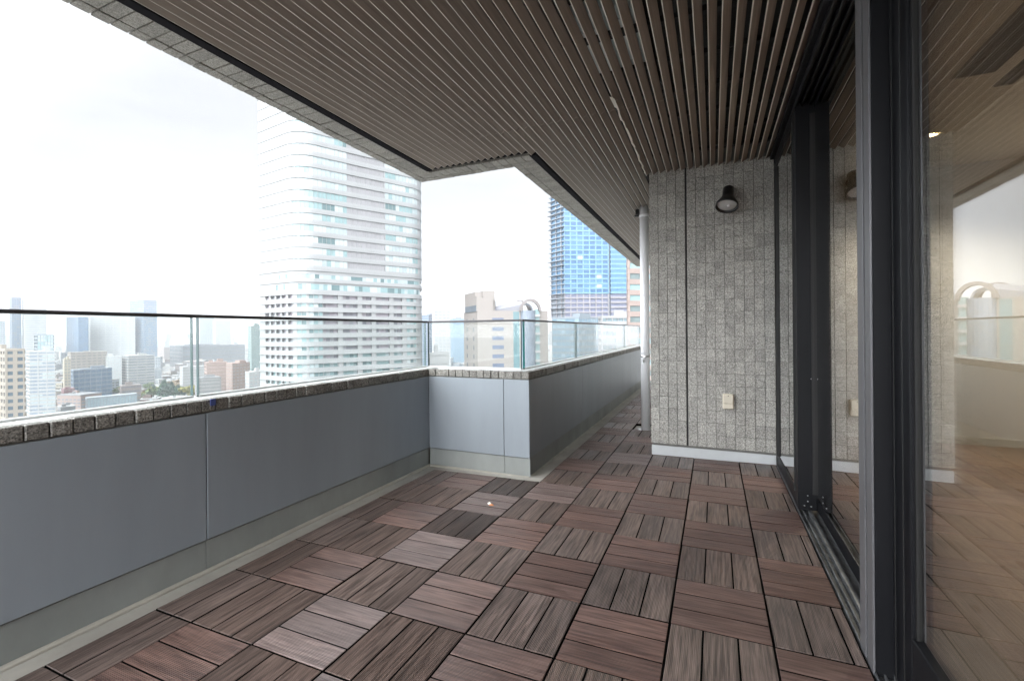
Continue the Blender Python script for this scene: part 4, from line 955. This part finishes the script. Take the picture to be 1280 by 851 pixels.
while nf < 295 and tries < 24000:
    tries += 1
    sec = rn.random()
    if sec < .68: px = rn.uniform(-60, 335)
    elif sec < .90: px = rn.uniform(520, 592)
    else: px = rn.uniform(684, 800)
    zc = 1/rn.uniform(1/1500, 1/400) if rn.random() < .75 else rn.uniform(900, 2300)
    if nf < 40: zc = rn.uniform(190, 400)
    w_, d_, h_ = rn.uniform(9, 27), rn.uniform(9, 22), rn.choice([6, 8, 9, 12, 12, 15, 18, 22])
    if zc > 900: w_ *= 1.7; d_ *= 1.5; h_ *= rn.uniform(1.2, 2.4)
    if 150 < px < 250 and 500 < zc < 620: continue
    c = at(px, zc); r = math.hypot(w_, d_)/2
    if not fits(c, r, .8): continue
    placed.append((c, r)); nf += 1
    ang = rn.choice([.2, .2, .9, 1.3, -.3])+rn.uniform(-.08, .08); wi = rn.randrange(10)
    m_ = MB(); m_.box(-w_/2, -d_/2, 0, w_/2, d_/2, h_); pit = 3.2
    m_.box(-w_/2-.15, -d_/2-.15, h_-.1, w_/2+.15, d_/2+.15, h_+.7, 2); m_.box(-w_/2+.3, -d_/2+.3, h_+.7, w_/2-.3, d_/2-.3, h_+.72, 2)
    for k in range(int(h_/pit)):
        z = k*pit+1.1
        for s_ in (-1, 1):
            nn = max(2, int(w_/4)); 
            for q in range(nn):
                u = -w_/2+(q+.5)*w_/nn; ww = w_/nn*rn.uniform(.28, .4); m_.box(u-ww, s_*d_/2-.05, z, u+ww, s_*d_/2+.06, z+1.5, 1)
            nn = max(2, int(d_/4))
            for q in range(nn):
                u = -d_/2+(q+.5)*d_/nn; ww = d_/nn*rn.uniform(.25, .38); m_.box(s_*w_/2-.05, u-ww, z, s_*w_/2+.06, u+ww, z+1.5, 1)
    for q in range(rn.randint(1, 3)):
        u, v_ = rn.uniform(-.3, .3)*w_, rn.uniform(-.3, .3)*d_; e = rn.uniform(1.2, 3.2); m_.box(u-e, v_-e*.7, h_+.7, u+e, v_+e*.7, h_+rn.uniform(1.8, 4), 0)
    for q in range(rn.randint(0, 3)):
        u, v_ = rn.uniform(-.38, .38)*w_, rn.uniform(-.38, .38)*d_; rr2 = rn.uniform(.6, 1.4); m_.cyl((u, v_, h_+.7), (u, v_, h_+.7+rn.uniform(1, 2.4)), rr2, rr2, 8, 2)
    o = m_.build('city_building', [fillw[wi], rn.choice([G_grey, G_dark, gm_('fill_win', (.22, .25, .28))]), rn.choice([W_white, W_off, W_grey, W_white])])
    o.location = (c.x, c.y, GZ); o.rotation_euler = (0, 0, ang)
    where = 'near' if zc < 700 else ('middle' if zc < 1200 else 'far')
    tag(o, f'{fname[wi]} flat-roofed low building among the {where} roofs of the city below', 'building', 'low buildings of the city below')
# the small houses between them, too many to count
m_ = MB(); rn = random.Random(55)
for k in range(1500):
    px = rn.uniform(-80, 335) if rn.random() < .75 else rn.choice([rn.uniform(522, 592), rn.uniform(684, 800)])
    zc = 1/rn.uniform(1/2300, 1/520); c = at(px, zc); w_, d_, h_ = rn.uniform(7, 15), rn.uniform(7, 13), rn.uniform(4, 9)*(1.5 if zc > 1200 else 1)
    if not fits(c, 6, .9): continue
    Mx = Matrix.Translation((c.x, c.y, GZ)) @ Matrix.Rotation(rn.choice([.2, .9, -.3])+rn.uniform(-.1, .1), 4, 'Z'); q = rn.randrange(6)
    m_.box(-w_/2, -d_/2, 0, w_/2, d_/2, h_, q, Mx); m_.box(-w_/2-.2, -d_/2-.2, h_+.02, w_/2+.2, d_/2+.2, h_+.35, rn.randrange(6), Mx)
    if rn.random() < .5: m_.box(-w_*.2, -d_*.2, h_+.37, w_*.15, d_*.2, h_+2.2, rn.randrange(6), Mx)
    for z in (1.2, 4.2):
        if z+1.4 < h_:
            for sy in (-1, 1): m_.box(-w_*.35, sy*d_/2-.05, z, w_*.35, sy*d_/2+.05, z+1.3, 6, Mx)
o = m_.build('low_rise_houses', [W_white, W_off, W_grey, W_beige, W_pink, W_brown, G_grey]); tag(o, 'carpet of small houses between the larger buildings of the city', 'houses', None, 'stuff')
# the far city, one mass
m_ = MB(); rn = random.Random(99)
for k in range(900):
    px = rn.uniform(-120, 860); zc = rn.uniform(2300, 4300); c = at(px, zc); w_ = rn.uniform(15, 45); h_ = rn.choice([15, 20, 25, 30, 40, 55, 80]) * (1.6 if rn.random() < .06 else 1)
    Mx = Matrix.Translation((c.x, c.y, GZ)) @ Matrix.Rotation(rn.uniform(0, 1.5), 4, 'Z'); m_.box(-w_/2, -w_/2, 0, w_/2, w_/2, h_, rn.randrange(3), Mx)
o = m_.build('distant_city', [W_off, W_grey, W_pale]); tag(o, 'hazy mass of far city buildings along the horizon', 'city', None, 'stuff')

# --- trees
leafm = []
for nm, c1 in (('conifer', ((.022, .055, .04), (.05, .10, .065))), ('broadleaf', ((.05, .085, .03), (.11, .15, .055))), ('yellow', ((.16, .16, .035), (.26, .24, .06))), ('russet', ((.17, .12, .075), (.25, .19, .12)))):
    leafm.append([mat('leaf_'+nm+'_dark', c1[0], .7), mat('leaf_'+nm+'_light', c1[1], .7)])
bark = mat('bark', (.09, .07, .05), .9)
tn = ['dark green conifer', 'mid green broadleaf tree', 'yellow-green autumn tree', 'russet brown autumn tree']
proto = {}
def tree_mesh(kind, seed):
    q = random.Random(seed); m_ = MB(); n_ = 900
    lob = [Vector((q.uniform(-.28, .28), q.uniform(-.28, .28), q.uniform(.42, .85))) for _ in range(7)]
    for k in range(n_):
        if kind == 0:
            z = q.random()**1.25*.9+.1; r = (1-z)*.36*q.uniform(.5, 1.1)+.01; a = q.uniform(0, 6.283); p = Vector((r*math.cos(a), r*math.sin(a), z-.04*q.random())); s = .055*q.uniform(.6, 1.2)
        else:
            l = q.choice(lob); v = Vector((q.gauss(0, 1), q.gauss(0, 1), q.gauss(0, 1))).normalized()*(.20*q.uniform(.55, 1.05)); v.z *= .75; p = l+v; s = .058*q.uniform(.6, 1.3)
        e1 = Vector((q.gauss(0, 1), q.gauss(0, 1), q.gauss(0, 1))).normalized(); e2 = e1.cross(Vector((q.gauss(0, 1), q.gauss(0, 1), q.gauss(0, 1)))).normalized()
        m_.add([p+e1*s, p+e2*s*.7, p-e1*s, p-e2*s*.7], [(0, 1, 2, 3)], q.random() < .5)
    return m_
for i, (px, zc, h_, k) in enumerate(TREES):
    c = at(px, zc); t = thing('city_tree', f'{tn[k]} in the city below', 'tree', (c.x, c.y, GZ), 'trees in the city below')
    key = (k, i % 3)
    if key not in proto:
        o = tree_mesh(k, i+5).build('crown', leafm[k]); proto[key] = o.data; bpy.data.objects.remove(o)
    o = bpy.data.objects.new('crown', proto[key]); COL.objects.link(o); o.parent = t; o.scale = (h_*1.25, h_*1.25, h_); o.rotation_euler = (0, 0, i*1.7)
    q = MB(); q.cyl((0, 0, 0), (.2, .1, h_*.55), .45, .15, 7)
    for a in (0.5, 2.6, 4.4): q.cyl((.1, .05, h_*.35), (math.cos(a)*h_*.16, math.sin(a)*h_*.16, h_*.6), .18, .06, 5)
    q.build('trunk', bark, t)

# ------------------------------------------------------------------ the air
b = MB(); b.box(-5300, -5300, GZ-1, 5300, 5300, 175); o = b.build('haze', [])
hm = bpy.data.materials.new('haze'); hm.use_nodes = True; t_ = hm.node_tree; t_.nodes.clear()
ou = t_.nodes.new('ShaderNodeOutputMaterial'); pv = t_.nodes.new('ShaderNodeVolumePrincipled'); pv.inputs['Color'].default_value = (.93, .96, 1, 1); pv.inputs['Density'].default_value = .0002
t_.links.new(pv.outputs[0], ou.inputs['Volume']); o.data.materials.append(hm); tag(o, 'pale haze filling the air over the city', 'haze', None, 'stuff')
